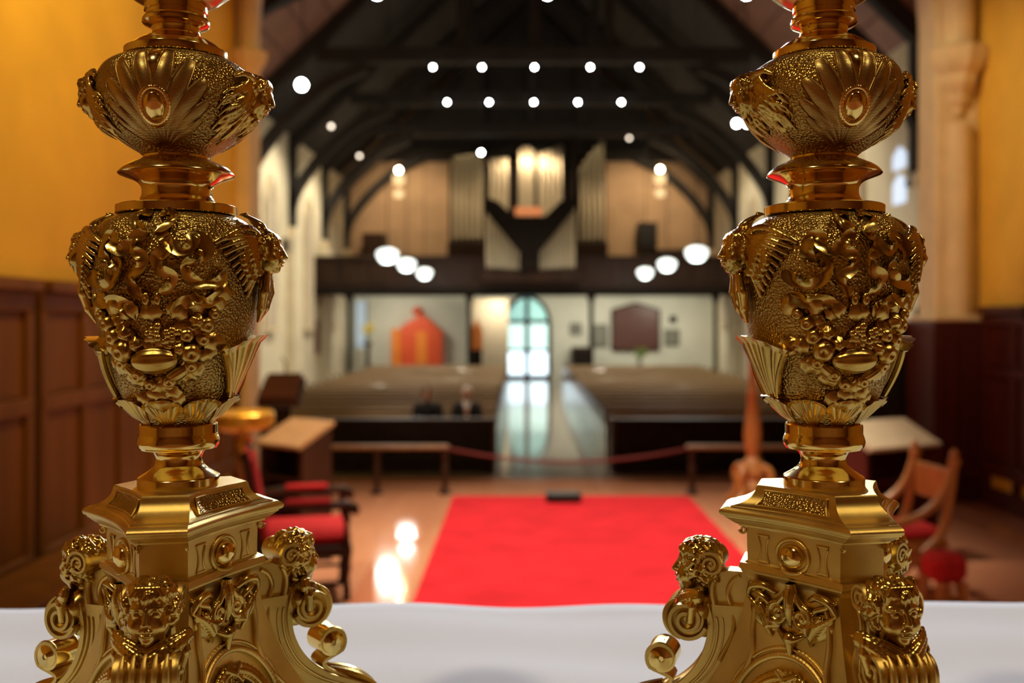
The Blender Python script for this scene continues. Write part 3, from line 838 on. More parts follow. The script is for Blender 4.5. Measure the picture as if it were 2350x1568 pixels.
def flowers(x, y, z, m, lab, ped):
    e = empty('flower_vase', (x, y, z)); tag(e, lab, 'flowers')
    MB().lathe([(0.07, 0), (0.12, 0.12), (0.07, 0.26), (0.09, 0.3)], 14).build('vase', 'frame_grey', e)
    r2 = random.Random(5)
    for i in range(12):
        a = r2.uniform(0, 6.28); q = r2.uniform(0.05, 0.26); hh = r2.uniform(0.42, 0.75)
        MB().tube([(0, 0, 0.28), (q * 0.5 * math.cos(a), q * 0.5 * math.sin(a), 0.4), (q * math.cos(a), q * math.sin(a), hh)], 0.01, 5).build('stem', 'leaf_green', e)
        MB().lathe([(0.02, -0.05), (0.07, -0.02), (0.08, 0.03), (0.02, 0.06)], 8, (q * math.cos(a), q * math.sin(a), hh)).build('flower', m, e)
    if ped:
        p = empty('flower_pedestal', (x, y, 0)); tag(p, ped, 'pedestal')
        MB().lathe([(0.28, 0), (0.28, 0.05), (0.10, 0.12), (0.09, z - 0.15), (0.2, z - 0.05), (0.22, z)], 16).build('column', 'wood_dark', p)
        MB().lathe([(0.24, z - 0.04), (0.25, z - 0.02), (0.24, z)], 16).build('top', 'wood_dark', p)
flowers(-6.3, 41.0, 1.55, 'petal_yellow', 'yellow flowers in a vase in the corner under the gallery', 'dark pedestal in the corner under the gallery')
flowers(4.95, 41.4, 0.55, 'leaf_green', 'green plant in a vase below the memorial board', 'short dark pedestal below the memorial board')
wn = struct(empty('window_10'), 'narrow bluish window under the gallery in the left corner')
boxo('pane', -7.05, -6.6, YB - 0.04, YB - 0.01, 1.3, 3.3, 'pane_blue_dim', wn)
boxo('window_frame', -7.12, -7.05, YB - 0.06, YB, 1.25, 3.35, 'frame_grey', wn); boxo('window_frame', -6.6, -6.53, YB - 0.06, YB, 1.25, 3.35, 'frame_grey', wn)
for xx in (-5.2, -0.9, 3.0, 6.0):
    light('porch_lamp', 'AREA', (xx, 39.6, 3.42), 84, (1.0, 0.93, 0.74), 0.6, (xx, 41.6, 1.2))
for xx, yy in ((-5.0, 39.0), (5.5, 39.0), (0.4, 38.4)):
    light('gallery_lamp', 'SPOT', (xx, yy, 9.2), 600, (1.0, 0.74, 0.45), 0.15, (xx * 0.9, 42.5, 6.2), 100, 0.8)

for xx in (-2.1, 0.4, 2.9):
    light('organ_lamp', 'SPOT', (xx, 38.6, 10.4), 130, (1.0, 0.80, 0.46), 0.06, (xx, 40.3, 8.6), 50, 0.9)

# memorial tablets on the left nave wall
for yy, zz, m, lab in ((36.9, 3.0, 'wood_tan', 'gilded memorial tablet on the left nave wall near the gallery'), (36.5, 1.2, 'board_maroon', 'arched brown memorial tablet on the left nave wall below the gilded one'),
                       (31.6, 4.6, 'wood_dark', 'small dark memorial tablet high on the left nave wall')):
    e = empty('wall_tablet', (NL + 0.02, yy, zz)); tag(e, lab, 'tablet')
    hh = 0.5 if m == 'wood_dark' else 1.3
    MB().prism([(-0.35, 0), (0.35, 0), (0.35, hh * 0.8), (0, hh), (-0.35, hh * 0.8)], 'x', -0.02, 0.06).build('slab', m, e, smooth=False)
    MB().box(-0.02, 0.10, -0.42, 0.42, -0.08, 0.0, 0.01).build('ledge', 'stone_cream', e)

# ------------------------------------------------------------------ two seated people
def person(x, y, lean, hairm, shirt, label, face_down):
    e = empty('person', (x, y, 0)); tag(e, label, 'person')
    seat = 0.445
    def fig(body):
        S = Sdf((-0.36, -0.62, 0.0), (0.36, 0.22, 1.36), 0.0085)
        k = 0.03
        S.ell((0, 0.03, seat + 0.10), (0.17, 0.12, 0.12), k)
        S.cap((0, 0.04, seat + 0.12), (0, 0.02 - lean, seat + 0.44), 0.125, 0.145, k)
        S.ell((0, 0.02 - lean, seat + 0.47), (0.19, 0.11, 0.10), k)
        S.cap((0, 0.02 - lean, seat + 0.52), (0, -0.02 - lean, seat + 0.62), 0.055, 0.05, k)
        for s in (-1, 1):
            sh = (s * 0.19, 0.02 - lean, seat + 0.50); el = (s * 0.24, -0.04 - lean, seat + 0.24); wr_ = (s * 0.14, -0.27, seat + 0.17)
            S.cap(sh, el, 0.055, 0.045, k); S.cap(el, wr_, 0.042, 0.030, 0.02)
            kn = (s * 0.11, -0.42, seat + 0.08); an = (s * 0.11, -0.42, 0.09)
            S.cap((s * 0.09, 0.0, seat + 0.09), kn, 0.085, 0.06, k); S.cap(kn, an, 0.058, 0.04, 0.02)
            S.cap((s * 0.11, -0.40, 0.045), (s * 0.12, -0.57, 0.035), 0.042, 0.032, 0.02)
            # hand on the thigh: palm, four fingers, thumb
            S.ell((wr_[0], -0.315, seat + 0.165), (0.038, 0.045, 0.018), 0.012)
            for f in range(4):
                fx = wr_[0] + (f - 1.5) * 0.019
                ln = (0.055, 0.068, 0.065, 0.05)[f]
                S.cap((fx, -0.345, seat + 0.168), (fx, -0.345 - ln * 0.6, seat + 0.168), 0.0095, 0.009, 0.004)
                S.cap((fx, -0.345 - ln * 0.6, seat + 0.168), (fx, -0.345 - ln, seat + 0.150), 0.009, 0.008, 0.004)
            S.cap((wr_[0] - s * 0.03, -0.30, seat + 0.165), (wr_[0] - s * 0.058, -0.345, seat + 0.162), 0.011, 0.009, 0.006)
        # head
        hc = np.array((0, -0.04 - lean, seat + 0.745))
        fd = face_down
        c_, s_ = math.cos(fd), math.sin(fd)
        def T(p):
            return (hc[0] + p[0], hc[1] + p[1] * c_ + p[2] * s_ * -1, hc[2] + p[2] * c_ + p[1] * s_)
        S.ell(T((0, 0.015, 0.03)), (0.078, 0.095, 0.09), 0.02)
        S.ell(T((0, -0.02, -0.035)), (0.062, 0.075, 0.085), 0.02)
        S.cap(T((0, -0.09, 0.015)), T((0, -0.118, -0.03)), 0.010, 0.016, 0.01)
        S.ell(T((0, -0.075, -0.10)), 0.022, 0.015)
        for s in (-1, 1):
            S.ell(T((s * 0.03, -0.098, 0.01)), 0.016, 0.006, sub=True)
            S.ell(T((s * 0.03, -0.082, 0.01)), 0.013, 0.003)
            S.ell(T((s * 0.08, 0.01, -0.01)), (0.012, 0.022, 0.034), 0.006)
        S.cap(T((-0.022, -0.092, -0.066)), T((0.022, -0.092, -0.066)), 0.008, 0.008, 0.004)
        return S, T
    S, T = fig(True)
    V, F = S.mesh()
    obj('body', V, F, 'skin', e)
    # jacket and trousers: shells around the body
    J = Sdf((-0.38, -0.62, 0.0), (0.38, 0.24, 1.1), 0.010)
    k = 0.03
    J.ell((0, 0.03, seat + 0.12), (0.19, 0.14, 0.13), k)
    J.cap((0, 0.04, seat + 0.12), (0, 0.02 - lean, seat + 0.44), 0.145, 0.165, k)
    J.ell((0, 0.02 - lean, seat + 0.47), (0.215, 0.128, 0.105), k)
    J.cap((0, 0.03 - lean, seat + 0.54), (0, 0.01 - lean, seat + 0.575), 0.075, 0.062, 0.02)
    for s in (-1, 1):
        sh = (s * 0.19, 0.02 - lean, seat + 0.50); el = (s * 0.24, -0.04 - lean, seat + 0.24); wr_ = (s * 0.15, -0.25, seat + 0.175)
        J.cap(sh, el, 0.070, 0.060, k); J.cap(el, wr_, 0.057, 0.046, 0.02)
        kn = (s * 0.11, -0.42, seat + 0.08); an = (s * 0.11, -0.42, 0.12)
        J.cap((s * 0.09, 0.0, seat + 0.09), kn, 0.10, 0.075, k); J.cap(kn, an, 0.072, 0.056, 0.02)
    if shirt:
        J.cap((0, -0.13 - lean, seat + 0.56), (0, -0.16, seat + 0.26), 0.055, 0.03, 0.01, sub=True)
    V, F = J.mesh()
    obj('dark_suit', V, F, 'black_cloth', e)
    if shirt:
        Q = Sdf((-0.1, -0.25 - lean, seat + 0.2), (0.1, 0.1, seat + 0.62), 0.009)
        Q.cap((0, 0.03 - lean, seat + 0.50), (0, 0.02, seat + 0.28), 0.145, 0.148, 0.02)
        Q.F = np.maximum(Q.F, (np.abs(Q.ax[0])[:, None, None] - (0.012 + 0.16 * np.clip(Q.ax[2] - seat - 0.24, 0, 1))[None, None, :]).astype(np.float32))
        V, F = Q.mesh()
        obj('white_shirt', V, F, 'white_shirt', e)
    Hh = Sdf((-0.14, -0.22 - lean, seat + 0.6), (0.14, 0.16, seat + 0.96), 0.008)
    Hh.ell(T((0, 0.025, 0.038)), (0.088, 0.098, 0.096), 0.01)
    Hh.ell(T((0, -0.085, -0.03)), (0.075, 0.075, 0.085), 0.01, sub=True)
    V, F = Hh.mesh()
    obj('hair', V, F, hairm, e)
person(-1.64, 17.68, 0.10, 'hair_brown', False, 'person in black clothes sitting bowed in the front pew', 0.35)
person(-0.95, 17.62, 0.02, 'hair_grey', True, 'grey-haired person in black jacket and white shirt in the front pew', 0.05)

# ------------------------------------------------------------------ chancel furniture
ALT = EYE - 0.3157          # height of the altar cloth
struct(boxo('floor_dais', CL + 0.17, -1.27, 4.5, 8.6, 0, 0.40, 'floor_wood'), 'low wooden dais under the red armchair')
struct(boxo('floor_dais', 2.62, CR - 0.17, 4.5, 8.6, 0, 0.40, 'floor_wood'), 'low wooden dais under the curved wooden chair')

al = empty('altar', (0.05, 0.7, 1.16)); tag(al, 'dark wooden altar table under the white cloth', 'altar')
MB().box(-1.15, 1.15, -0.34, 0.38, 0.06, 0.93, 0.01).build('body', 'wood_panel', al)
MB().box(-1.20, 1.20, -0.40, 0.41, 0.93, ALT - 1.16 - 0.008, 0.012).build('table_top', 'wood_panel', al)
MB().box(-1.20, 1.20, -0.38, 0.42, 0.0, 0.06, 0.01).build('plinth', 'wood_panel', al)
# cloth: top sheet with soft creases, hanging over front and ends
nx, ny = 150, 60
xs = np.linspace(-1.23, 1.23, nx); sp = np.linspace(0, 1, ny)
V = []; F = []
for j, t in enumerate(sp):
    # path across the table: overhang back, top, overhang front
    d = t * 1.30
    for i, x in enumerate(xs):
        wob = 0.0012 * math.sin(x * 9 + t * 5) + 0.0010 * math.sin(x * 23 + t * 17) + 0.0009 * math.sin(t * 60 + x * 4)
        if d < 0.12: y, z = -0.415, -(0.12 - d)
        elif d < 0.96: y, z = -0.415 + (d - 0.12), 0.0
        else: y, z = 0.425 + 0.02 * math.sin(x * 14) * min(1, (d - 0.96) * 4), -(d - 0.96)
        edge = max(0.0, 1 - abs(d - 0.96) / 0.02) * 0.0015 * (1 + math.sin(x * 31) + math.sin(x * 12.3))
        V.append((x, y + (wob * 3 if z == 0 else wob * 4), z + (wob if z == 0 else 0) + edge))
for j in range(ny - 1):
    for i in range(nx - 1):
        F.append((j * nx + i, j * nx + i + 1, j * nx + nx + i + 1, j * nx + nx + i))
cl = obj('altar_cloth', V, F, 'cloth_white', None, loc=(0.05, 0.7, ALT - 0.0028))
tag(cl, 'white linen cloth spread over the altar table', 'altar cloth')

# red armchair, facing the carpet (+x)
def spindle(m, p0, p1, r, name, parent, n=10):
    p0 = Vector(p0); p1 = Vector(p1)
    ts = [0, 0.06, 0.12, 0.2, 0.35, 0.5, 0.62, 0.7, 0.78, 0.9, 1.0]
    rs = [1.0, 1.2, 0.8, 1.0, 0.8, 0.7, 0.85, 1.3, 0.9, 1.15, 1.1]
    MB().tube([p0.lerp(p1, t) for t in ts], [r * q for q in rs], n).build(name, m, parent)
e = empty('armchair', (-1.66, 7.6, 0.40), rad(13)); tag(e, 'dark wooden armchair with red velvet seat and back on the dais', 'armchair')
MB().box(-0.30, 0.34, -0.31, 0.31, 0.42, 0.53, 0.045).build('seat_cushion', 'velvet_red', e)
MB().box(-0.32, 0.35, -0.33, 0.33, 0.33, 0.42, 0.012).build('seat_frame', 'wood_dark', e)
MB().prism([(-0.33, 0.52), (-0.27, 0.52), (-0.36, 1.06), (-0.43, 1.06)], 'y', -0.26, 0.26).build('back_cushion', 'velvet_red', e, smooth=False)
for s in (-1, 1):
    MB().tube([(-0.33, s * 0.30, 0.35), (-0.35, s * 0.30, 0.7), (-0.42, s * 0.30, 1.12)], 0.028, 8).build('back_post', 'wood_dark', e)
    MB().lathe([(0.01, 0), (0.035, 0.02), (0.04, 0.05), (0.02, 0.08), (0.005, 0.10)], 12, (-0.43, s * 0.30, 1.11)).build('finial', 'brass_polished', e)
    am = catmull([(-0.35, s * 0.33, 0.70), (-0.15, s * 0.34, 0.73), (0.12, s * 0.34, 0.71), (0.30, s * 0.34, 0.72), (0.37, s * 0.34, 0.69), (0.36, s * 0.34, 0.65)], 5)
    MB().tube(am, 0.032, 8).build('arm', 'wood_dark', e)
    MB().box(-0.14, 0.20, s * 0.34 - 0.035, s * 0.34 + 0.035, 0.73, 0.775, 0.018).build('arm_pad', 'velvet_red', e)
    spindle('wood_dark', (0.31, s * 0.33, 0.42), (0.31, s * 0.34, 0.70), 0.026, 'arm_support', e)
    spindle('wood_dark', (0.31, s * 0.29, 0.0), (0.31, s * 0.29, 0.34), 0.032, 'leg', e)
    MB().tube([(-0.33, s * 0.29, 0.35), (-0.35, s * 0.29, 0.15), (-0.40, s * 0.29, 0.0)], 0.028, 8).build('leg', 'wood_dark', e)
    MB().tube([(-0.35, s * 0.29, 0.13), (0.31, s * 0.29, 0.13)], 0.018, 8).build('stretcher', 'wood_dark', e)
MB().box(-0.46, -0.40, -0.29, 0.29, 1.05, 1.12, 0.02).build('crest_rail', 'wood_dark', e)

# brass pedestal stand behind the armchair
e = empty('pedestal_stand', (-2.30, 8.2, 0.40)); tag(e, 'gleaming brass pedestal stand with round dish beside the armchair', 'stand')
MB().lathe([(0.05, 1.16), (0.14, 1.17), (0.24, 1.20), (0.265, 1.22), (0.265, 1.31), (0.25, 1.325), (0.22, 1.31), (0.02, 1.30)], 32).build('dish', 'gilt', e)
MB().lathe([(0.05, 0.10), (0.07, 0.2), (0.04, 0.3), (0.045, 0.6), (0.075, 0.68), (0.04, 0.76), (0.04, 1.1), (0.09, 1.17), (0.06, 1.21)], 20).build('column', 'wood_honey', e)
for i in range(3):
    a = 2 * PI * i / 3 + 0.4
    MB().tube([(0.03 * math.cos(a), 0.03 * math.sin(a), 0.16), (0.16 * math.cos(a), 0.16 * math.sin(a), 0.14), (0.26 * math.cos(a), 0.26 * math.sin(a), 0.02)], [0.03, 0.025, 0.03], 8).build('foot', 'wood_honey', e)

# prayer desk between armchair and rail
def prayer_desk(loc, rz, topm, bodym, wdt, label):
    e = empty('prayer_desk', loc, rz); tag(e, label, 'desk')
    MB().prism([(-0.24, 1.18), (0.22, 1.40), (0.22, 1.44), (-0.26, 1.22)], 'x', -wdt / 2 - 0.03, wdt / 2 + 0.03).build('sloping_top', topm, e, smooth=False)
    MB().box(-wdt / 2, wdt / 2, 0.10, 0.16, 0.0, 1.36, 0.01).build('front_board', bodym, e)
    for s in (-1, 1):
        MB().prism([(-0.22, 0), (0.18, 0), (0.18, 1.37), (-0.20, 1.19)], 'x', s * wdt / 2 - 0.03, s * wdt / 2 + 0.03).build('side_board', bodym, e, smooth=False)
    MB().box(-wdt / 2, wdt / 2, -0.55, -0.1, 0.10, 0.16, 0.01).build('kneeler', bodym, e)
    MB().box(-wdt / 2, wdt / 2, -0.2, 0.1, 0.85, 0.88, 0.006).build('shelf', bodym, e)
    return e
prayer_desk((-2.32, 10.3, 0), rad(-38), 'wood_tan', 'wood_dark', 0.62, 'dark prayer desk with pale sloping top behind the armchair')
prayer_desk((3.75, 10.2, 0), rad(28), 'linen_beige', 'wood_maroon', 0.95, 'reddish prayer desk with beige cloth on its sloping top')

# lectern by the left pier
e = empty('lectern', (-3.12, 13.0, 0)); tag(e, 'tall dark lectern with brown sloping book rest by the arch pier', 'lectern')
MB().box(-0.30, 0.30, -0.28, 0.28, 0, 0.10, 0.02).build('base', 'wood_dark', e)
MB().lathe([(0.10, 0.1), (0.13, 0.2), (0.075, 0.35), (0.075, 1.1), (0.12, 1.2), (0.12, 1.34)], 14).build('column', 'wood_black', e)
MB().prism([(-0.20, 1.36), (0.22, 1.62), (0.20, 1.72), (-0.24, 1.44)], 'x', -0.27, 0.27).build('book_rest', 'wood_dark', e, smooth=False)
MB().prism([(-0.21, 1.47), (0.19, 1.73), (0.185, 1.78), (-0.22, 1.52)], 'x', -0.23, 0.23).build('book', 'board_maroon', e, smooth=False)
MB().tube([(0.0, 0.18, 1.70), (0.02, 0.12, 1.92), (0.0, -0.02, 2.0)], 0.010, 6).build('microphone', 'iron_black', e)

# bench along the left wall
e = empty('wall_bench', (-3.5, 7.7, 0.40)); tag(e, 'plain brown wooden bench against the panelled wall', 'bench')
MB().box(-0.32, 0.30, -1.3, 1.2, 0.15, 0.19, 0.012).build('seat', 'wood_panel', e)
MB().box(0.20, 0.26, -1.28, 1.18, 0.0, 0.15, 0.005).build('front_board', 'wood_dark', e)
for yy in (-1.26, 0, 1.1):
    MB().box(-0.30, 0.22, yy, yy + 0.06, 0.0, 0.15, 0.005).build('bearer', 'wood_dark', e)

# paschal candle stand
e = empty('paschal_candle_stand', (3.1, 13.3, 0)); tag(e, 'tall turned honey-brown candle stand with scrolled feet by the rail', 'candle stand')
MB().lathe([(0.07, 0.10), (0.15, 0.16), (0.17, 0.26), (0.12, 0.36), (0.17, 0.44), (0.15, 0.56), (0.07, 0.66), (0.10, 0.74), (0.12, 0.95), (0.10, 1.15), (0.065, 1.45), (0.09, 1.50), (0.06, 1.56),
            (0.055, 2.0), (0.10, 2.08), (0.13, 2.14), (0.05, 2.16)], 18).build('column', 'wood_honey', e)
for i in range(4):
    a = PI / 4 + i * PI / 2
    d = np.array((math.cos(a), math.sin(a)))
    pts = [(0.10, 0.50), (0.22, 0.52), (0.28, 0.42), (0.24, 0.28), (0.30, 0.12), (0.40, 0.045)]
    MB().tube([(d[0] * p, d[1] * p, z) for p, z in catmull(pts, 5)], 0.045, 8).build('scroll_foot', 'wood_honey', e)
c = empty('paschal_candle', (3.1, 13.3, 2.155)); tag(c, 'thick ivory candle on top of the turned stand', 'candle')
MB().lathe([(0.04, 0), (0.04, 0.85), (0.03, 0.87), (0.01, 0.865)], 16).build('wax', 'wax_ivory', c)
MB().tube([(0, 0, 0.86), (0.004, 0, 0.90)], 0.004, 6).build('wick', 'iron_black', c)

# curved wooden chair on the right dais, facing the carpet (-x)
e = empty('curved_chair', (2.93, 7.55, 0.40), rad(8)); tag(e, 'honey wooden chair with sweeping curved arms and red cushion', 'chair')
for s in (-1, 1):
    y_ = s * 0.27
    arm = catmull([(0.22, y_, 1.02), (0.14, y_, 0.82), (0.0, y_, 0.68), (-0.20, y_, 0.60), (-0.42, y_, 0.60)], 6)
    MB().tube(arm, 0.034, 8).build('arm', 'wood_honey', e)
    up = catmull([(-0.34, y_, 0.0), (-0.28, y_, 0.16), (-0.05, y_, 0.36), (0.12, y_, 0.52), (0.18, y_, 0.75), (0.22, y_, 1.02)], 6)
    MB().tube(up, 0.032, 8).build('curved_leg', 'wood_honey', e)
    dn = catmull([(0.30, y_, 0.0), (0.24, y_, 0.16), (0.0, y_, 0.34), (-0.24, y_, 0.46), (-0.34, y_, 0.60)], 6)
    MB().tube(dn, 0.032, 8).build('curved_leg', 'wood_honey', e)
    MB().box(0.18, 0.26, y_ - 0.04, y_ + 0.04, 1.0, 1.07, 0.02).build('post_head', 'wood_honey', e)
    MB().lathe([(0.02, 0), (0.035, 0.03), (0.01, 0.07)], 10, (0.22, y_, 1.065)).build('finial', 'wood_honey', e)
    MB().tube([(-0.34, y_, 0.03), (0.30, y_, 0.03)], 0.03, 8).build('runner', 'wood_honey', e)
MB().box(0.195, 0.245, -0.25, 0.25, 0.72, 0.98, 0.02).build('back_board', 'wood_honey', e)
MB().box(-0.30, 0.20, -0.25, 0.25, 0.40, 0.46, 0.012).build('seat_board', 'wood_honey', e)
MB().box(-0.30, 0.19, -0.24, 0.24, 0.46, 0.54, 0.035).build('cushion', 'velvet_red', e)
e = empty('footstool', (2.95, 6.95, 0.40), rad(12)); tag(e, 'red covered stool standing before the curved chair', 'stool')
MB().box(-0.12, 0.13, -0.13, 0.13, 0.26, 0.46, 0.05).build('cushion', 'velvet_red', e)
for (a, b) in ((-1, -1), (-1, 1), (1, -1), (1, 1)):
    spindle('wood_honey', (0.005 + a * 0.10, b * 0.10, 0), (0.005 + a * 0.10, b * 0.10, 0.27), 0.02, 'leg', e)

# pulpit beyond the arch on the right
e = empty('pulpit', (5.6, 15.3, 0)); tag(e, 'dark octagonal pulpit beyond the chancel arch', 'pulpit')
def octo(r0, r1, z0, z1, name, m, n=8):
    return MB().lathe([(r0, z0), (r1, z1)], n).build(name, m, e, smooth=False)
octo(0.55, 0.30, 0.0, 0.25, 'foot', 'wood_black'); octo(0.28, 0.28, 0.25, 0.75, 'stem', 'wood_black'); octo(0.30, 0.66, 0.75, 1.05, 'bowl', 'wood_black')
octo(0.66, 0.66, 1.05, 2.32, 'body', 'wood_black'); octo(0.70, 0.71, 2.32, 2.46, 'cornice', 'wood_dark')
for i in range(8):
    a = (i + 0.5) * PI / 4
    q = 0.66 * math.cos(PI / 8)
    MB().box(-0.22, 0.22, -0.02, 0.025, 1.2, 2.2, 0.015).build('panel', 'wood_black', e, loc=(math.cos(a) * q, math.sin(a) * q, 0), rot=(0, 0, a - PI / 2))
MB().tube([(0.25, -0.6, 2.45), (0.25, -0.6, 2.62), (0.25, -0.7, 2.68)], 0.035, 8).build('microphone', 'iron_black', e)
# stall screen end at the right edge
e = empty('stall_screen', (4.55, 8.75, 0.0)); tag(e, 'dark tall stall screen with moulded top by the right panelling', 'screen')
MB().box(-0.02, 1.4, -0.05, 0.05, 0, 2.48, 0.01).build('board', 'wood_maroon', e)
MB().box(-0.10, 1.45, -0.11, 0.11, 2.48, 2.62, 0.03).build('cornice', 'wood_black', e)
for i in range(2):
    MB().box(0.10 + i * 0.62, 0.62 + i * 0.62, -0.075, -0.045, 0.3, 2.3, 0.015).build('panel', 'wood_maroon', e)

# ------------------------------------------------------------------ the candlesticks
# worked out in units of 1/3627 m; v counts downwards (v = 1880 is the cloth)
U = 1.0 / 3627.0
VB = 1880.0
def lathe_v(prof, n=96):
    """prof: (v, r) from the top down"""
    P = [(r * U, (VB - v) * U) for (v, r) in reversed(prof)]
    b = MB().lathe(P, n)
    return b
def smooth_prof(pts, n=5):
    return [(p[0], p[1]) for p in catmull(pts, n)]
def wrapmap(prof, phi0, rref):
    vs_ = np.array([p[0] for p in prof]); rs_ = np.array([p[1] for p in prof])
    def f(P):
        P = np.asarray(P, float)
        r = np.interp(P[:, 1], vs_, rs_) + P[:, 2]
        a = phi0 + P[:, 0] / rref
        return np.stack([r * np.sin(a), -r * np.cos(a), VB - P[:, 1]], 1) * U
    return f

KNOP = [(138, 106), (144, 124), (152, 142), (165, 158), (185, 169), (210, 172), (240, 170), (270, 162), (300, 147), (320, 131), (340, 104), (352, 84), (362, 73)]
VASE = [(494, 118), (499, 132), (506, 147), (515, 159), (530, 171), (550, 180), (580, 186), (620, 187), (660, 184), (700, 179), (740, 173), (785, 164), (845, 146), (901, 124), (930, 110), (950, 96), (966, 80), (974, 76)]
KN = smooth_prof(KNOP); VA = smooth_prof(VASE)

cs = empty('candlestick', (0, 0, 0))

# --- turned stem pieces
def ring(name, prof, m='brass_polished', sm=None):
    return lathe_v(prof).build(name, m, cs, sharp=32)
ring('drip_cup', smooth_prof([(-95, 150), (-70, 158), (-45, 150), (-20, 122), (0, 97), (9, 80), (12, 66)]), 'brass_cast')
ring('upper_collar', [(10, 60), (10, 69), (30, 69.5), (32, 66), (40, 66), (44, 71), (50, 74), (57, 74), (61, 70), (65, 58)] + smooth_prof([(67, 54), (74, 52.5), (82, 54), (88, 60), (92, 65)]) +
     [(93, 70)] + smooth_prof([(95, 76), (103, 89), (112, 100), (119, 108)]) + [(120, 113.5), (121, 114), (136, 114), (138, 112), (139, 100)])
lathe_v(KN, 128).build('knop', 'brass_stippled', cs)
ring('middle_collar', [(358, 66), (359, 73.5), (366, 74)] + smooth_prof([(367, 76), (374, 90), (383, 109), (392, 121), (400, 127.5)]) + [(402, 128)] +
     smooth_prof([(404, 126), (409, 113), (415, 97), (422, 85), (431, 78.5), (441, 77), (453, 79), (464, 86), (472, 97)]) + [(473.5, 105), (474, 131), (476, 133.5), (493, 133.5), (495, 131), (496, 115)])
lathe_v(VA, 128).build('vase', 'brass_stippled', cs)
ring('lower_stem', [(970, 74), (971, 84), (974, 86), (992, 86)] + smooth_prof([(994, 86), (1002, 89), (1012, 91), (1021, 89), (1026, 85)]) + [(1028, 84), (1029, 70)] +
     smooth_prof([(1031, 66), (1037, 57), (1047, 52), (1058, 52), (1067, 56), (1076, 65), (1084, 77), (1090, 87)]) + [(1091, 89), (1093, 90.5), (1113, 90.5), (1115, 88)])

# --- cherub and mask heads, sculpted
def rotx(a):
    c, s = math.cos(a), math.sin(a)
    return np.array([[1, 0, 0], [0, c, -s], [0, s, c]])
def rotz(a):
    c, s = math.cos(a), math.sin(a)
    return np.array([[c, -s, 0], [s, c, 0], [0, 0, 1]])
def head(S, c, s, R=np.eye(3), seed=1, locks=90, beard=False, ysgn=1):
    """face looks to +z, up is +y"""
    c = np.array(c, float)
    def T(p):
        q = R @ np.array(p, float) * s
        return c + np.array((q[0], q[1] * ysgn, q[2]))
    RR = np.diag([1, ysgn, 1]) @ R
    def E(p, r, k, sub=False): S.ell(T(p), np.array(r if hasattr(r, '__len__') else (r, r, r), float) * s, k * s, RR, sub)
    def C(a, b, ra, rb, k, sub=False): S.cap(T(a), T(b), ra * s, rb * s, k * s, sub)
    E((0, 8, -6), (38, 42, 40), 4)
    E((0, -12, 6), (31, 37, 32), 8)
    E((0, 20, 14), (29, 20, 22), 8)
    for q in (-1, 1):
        E((q * 17, -17, 22), 13.5, 9)
        C((q * 6, 11, 36), (q * 24, 10.5, 29), 2.6, 2.0, 6)
        E((q * 14, 1, 42), (9.5, 7.5, 8.5), 4, True)
        E((q * 14, 0.5, 29.5), (7.6, 6.6, 7.0), 0.8)
        S.chain([T((q * 6.5, 2, 34)), T((q * 11, 7.2, 36.2)), T((q * 17, 7.2, 35)), T((q * 22, 2.5, 31))], 1.5 * s, 1.0 * s)
        S.chain([T((q * 7, -1, 34)), T((q * 13, -6, 35)), T((q * 20, -2.5, 32))], 1.2 * s, 1.0 * s)
        E((q * 4.2, -14, 41), 3.4, 2.5)
        E((q * 34, -6, 2), (5, 10, 7), 2)
    C((0, 7, 37), (0, -12, 45), 3.2, 5.0, 4)
    C((-8, -25.5, 35), (0, -23.5, 39), 2.4, 3.2, 2); C((0, -23.5, 39), (8, -25.5, 35), 3.2, 2.4, 2)
    C((-6, -31, 36), (6, -31, 36), 3.0, 3.0, 2.5)
    C((-9, -27.6, 38), (9, -27.6, 38), 1.3, 1.3, 1.0, True)
    E((0, -41, 24), 9, 8)
    C((0, -40, -4), (0, -62, -10), 20, 24, 8)
    # hair locks
    r_ = random.Random(seed)
    for i in range(locks):
        az = r_.uniform(-2.55, 2.55); elv = r_.uniform(-0.75, 1.35)
        if abs(az) < 1.05 and elv < 0.62: elv = r_.uniform(0.7, 1.3)
        if abs(az) < 1.25 and elv < -0.2: az = math.copysign(1.5, az)
        pts = []; rs = []
        a0, e0 = az, elv
        tw = r_.choice((-1, 1))
        for t in range(5):
            rr = 42 + 3.0 * math.sin(t * 1.3) + t * 0.6
            pts.append(T((rr * math.cos(e0) * math.sin(a0) * 0.95, 8 + rr * math.sin(e0) * 1.02, -6 + rr * math.cos(e0) * math.cos(a0))))
            rs.append((6.6 - 0.9 * t) * s * r_.uniform(0.85, 1.1))
            a0 += tw * (0.10 + 0.06 * math.sin(t * 2.0)) + 0.05 * np.sign(az); e0 -= 0.13
        S.chain(pts, rs, 1.3 * s)
    for i in range(7):
        x = -24 + 8 * i
        pts = [T((x * 0.3, 48, 14)), T((x * 0.7, 40, 28)), T((x, 29, 33 - abs(x) * 0.2)), T((x + 5 * math.sin(i * 2.1), 20, 33 - abs(x) * 0.33)), T((x + 7 * math.sin(i * 2.1 + 1), 15, 31 - abs(x) * 0.36))]
        S.chain(pts, [4 * s, 5 * s, 4.6 * s, 3.6 * s, 2.2 * s], 1.3 * s)
    if beard:
        for i in range(60):
            x = r_.uniform(-48, 48); y = r_.uniform(-70, 10)
            if abs(x) < 26 and y > -36: continue
            z = 26 - abs(x) * 0.6
            pts = [T((x, y, z)), T((x * 1.12 + r_.uniform(-3, 3), y - 9, z - 1)), T((x * 1.15 + r_.uniform(-5, 5), y - 20, z - 6)), T((x * 1.1, y - 30, z - 12))]
            S.chain(pts, [5 * s, 5 * s, 4 * s, 2 * s], 1.5 * s)

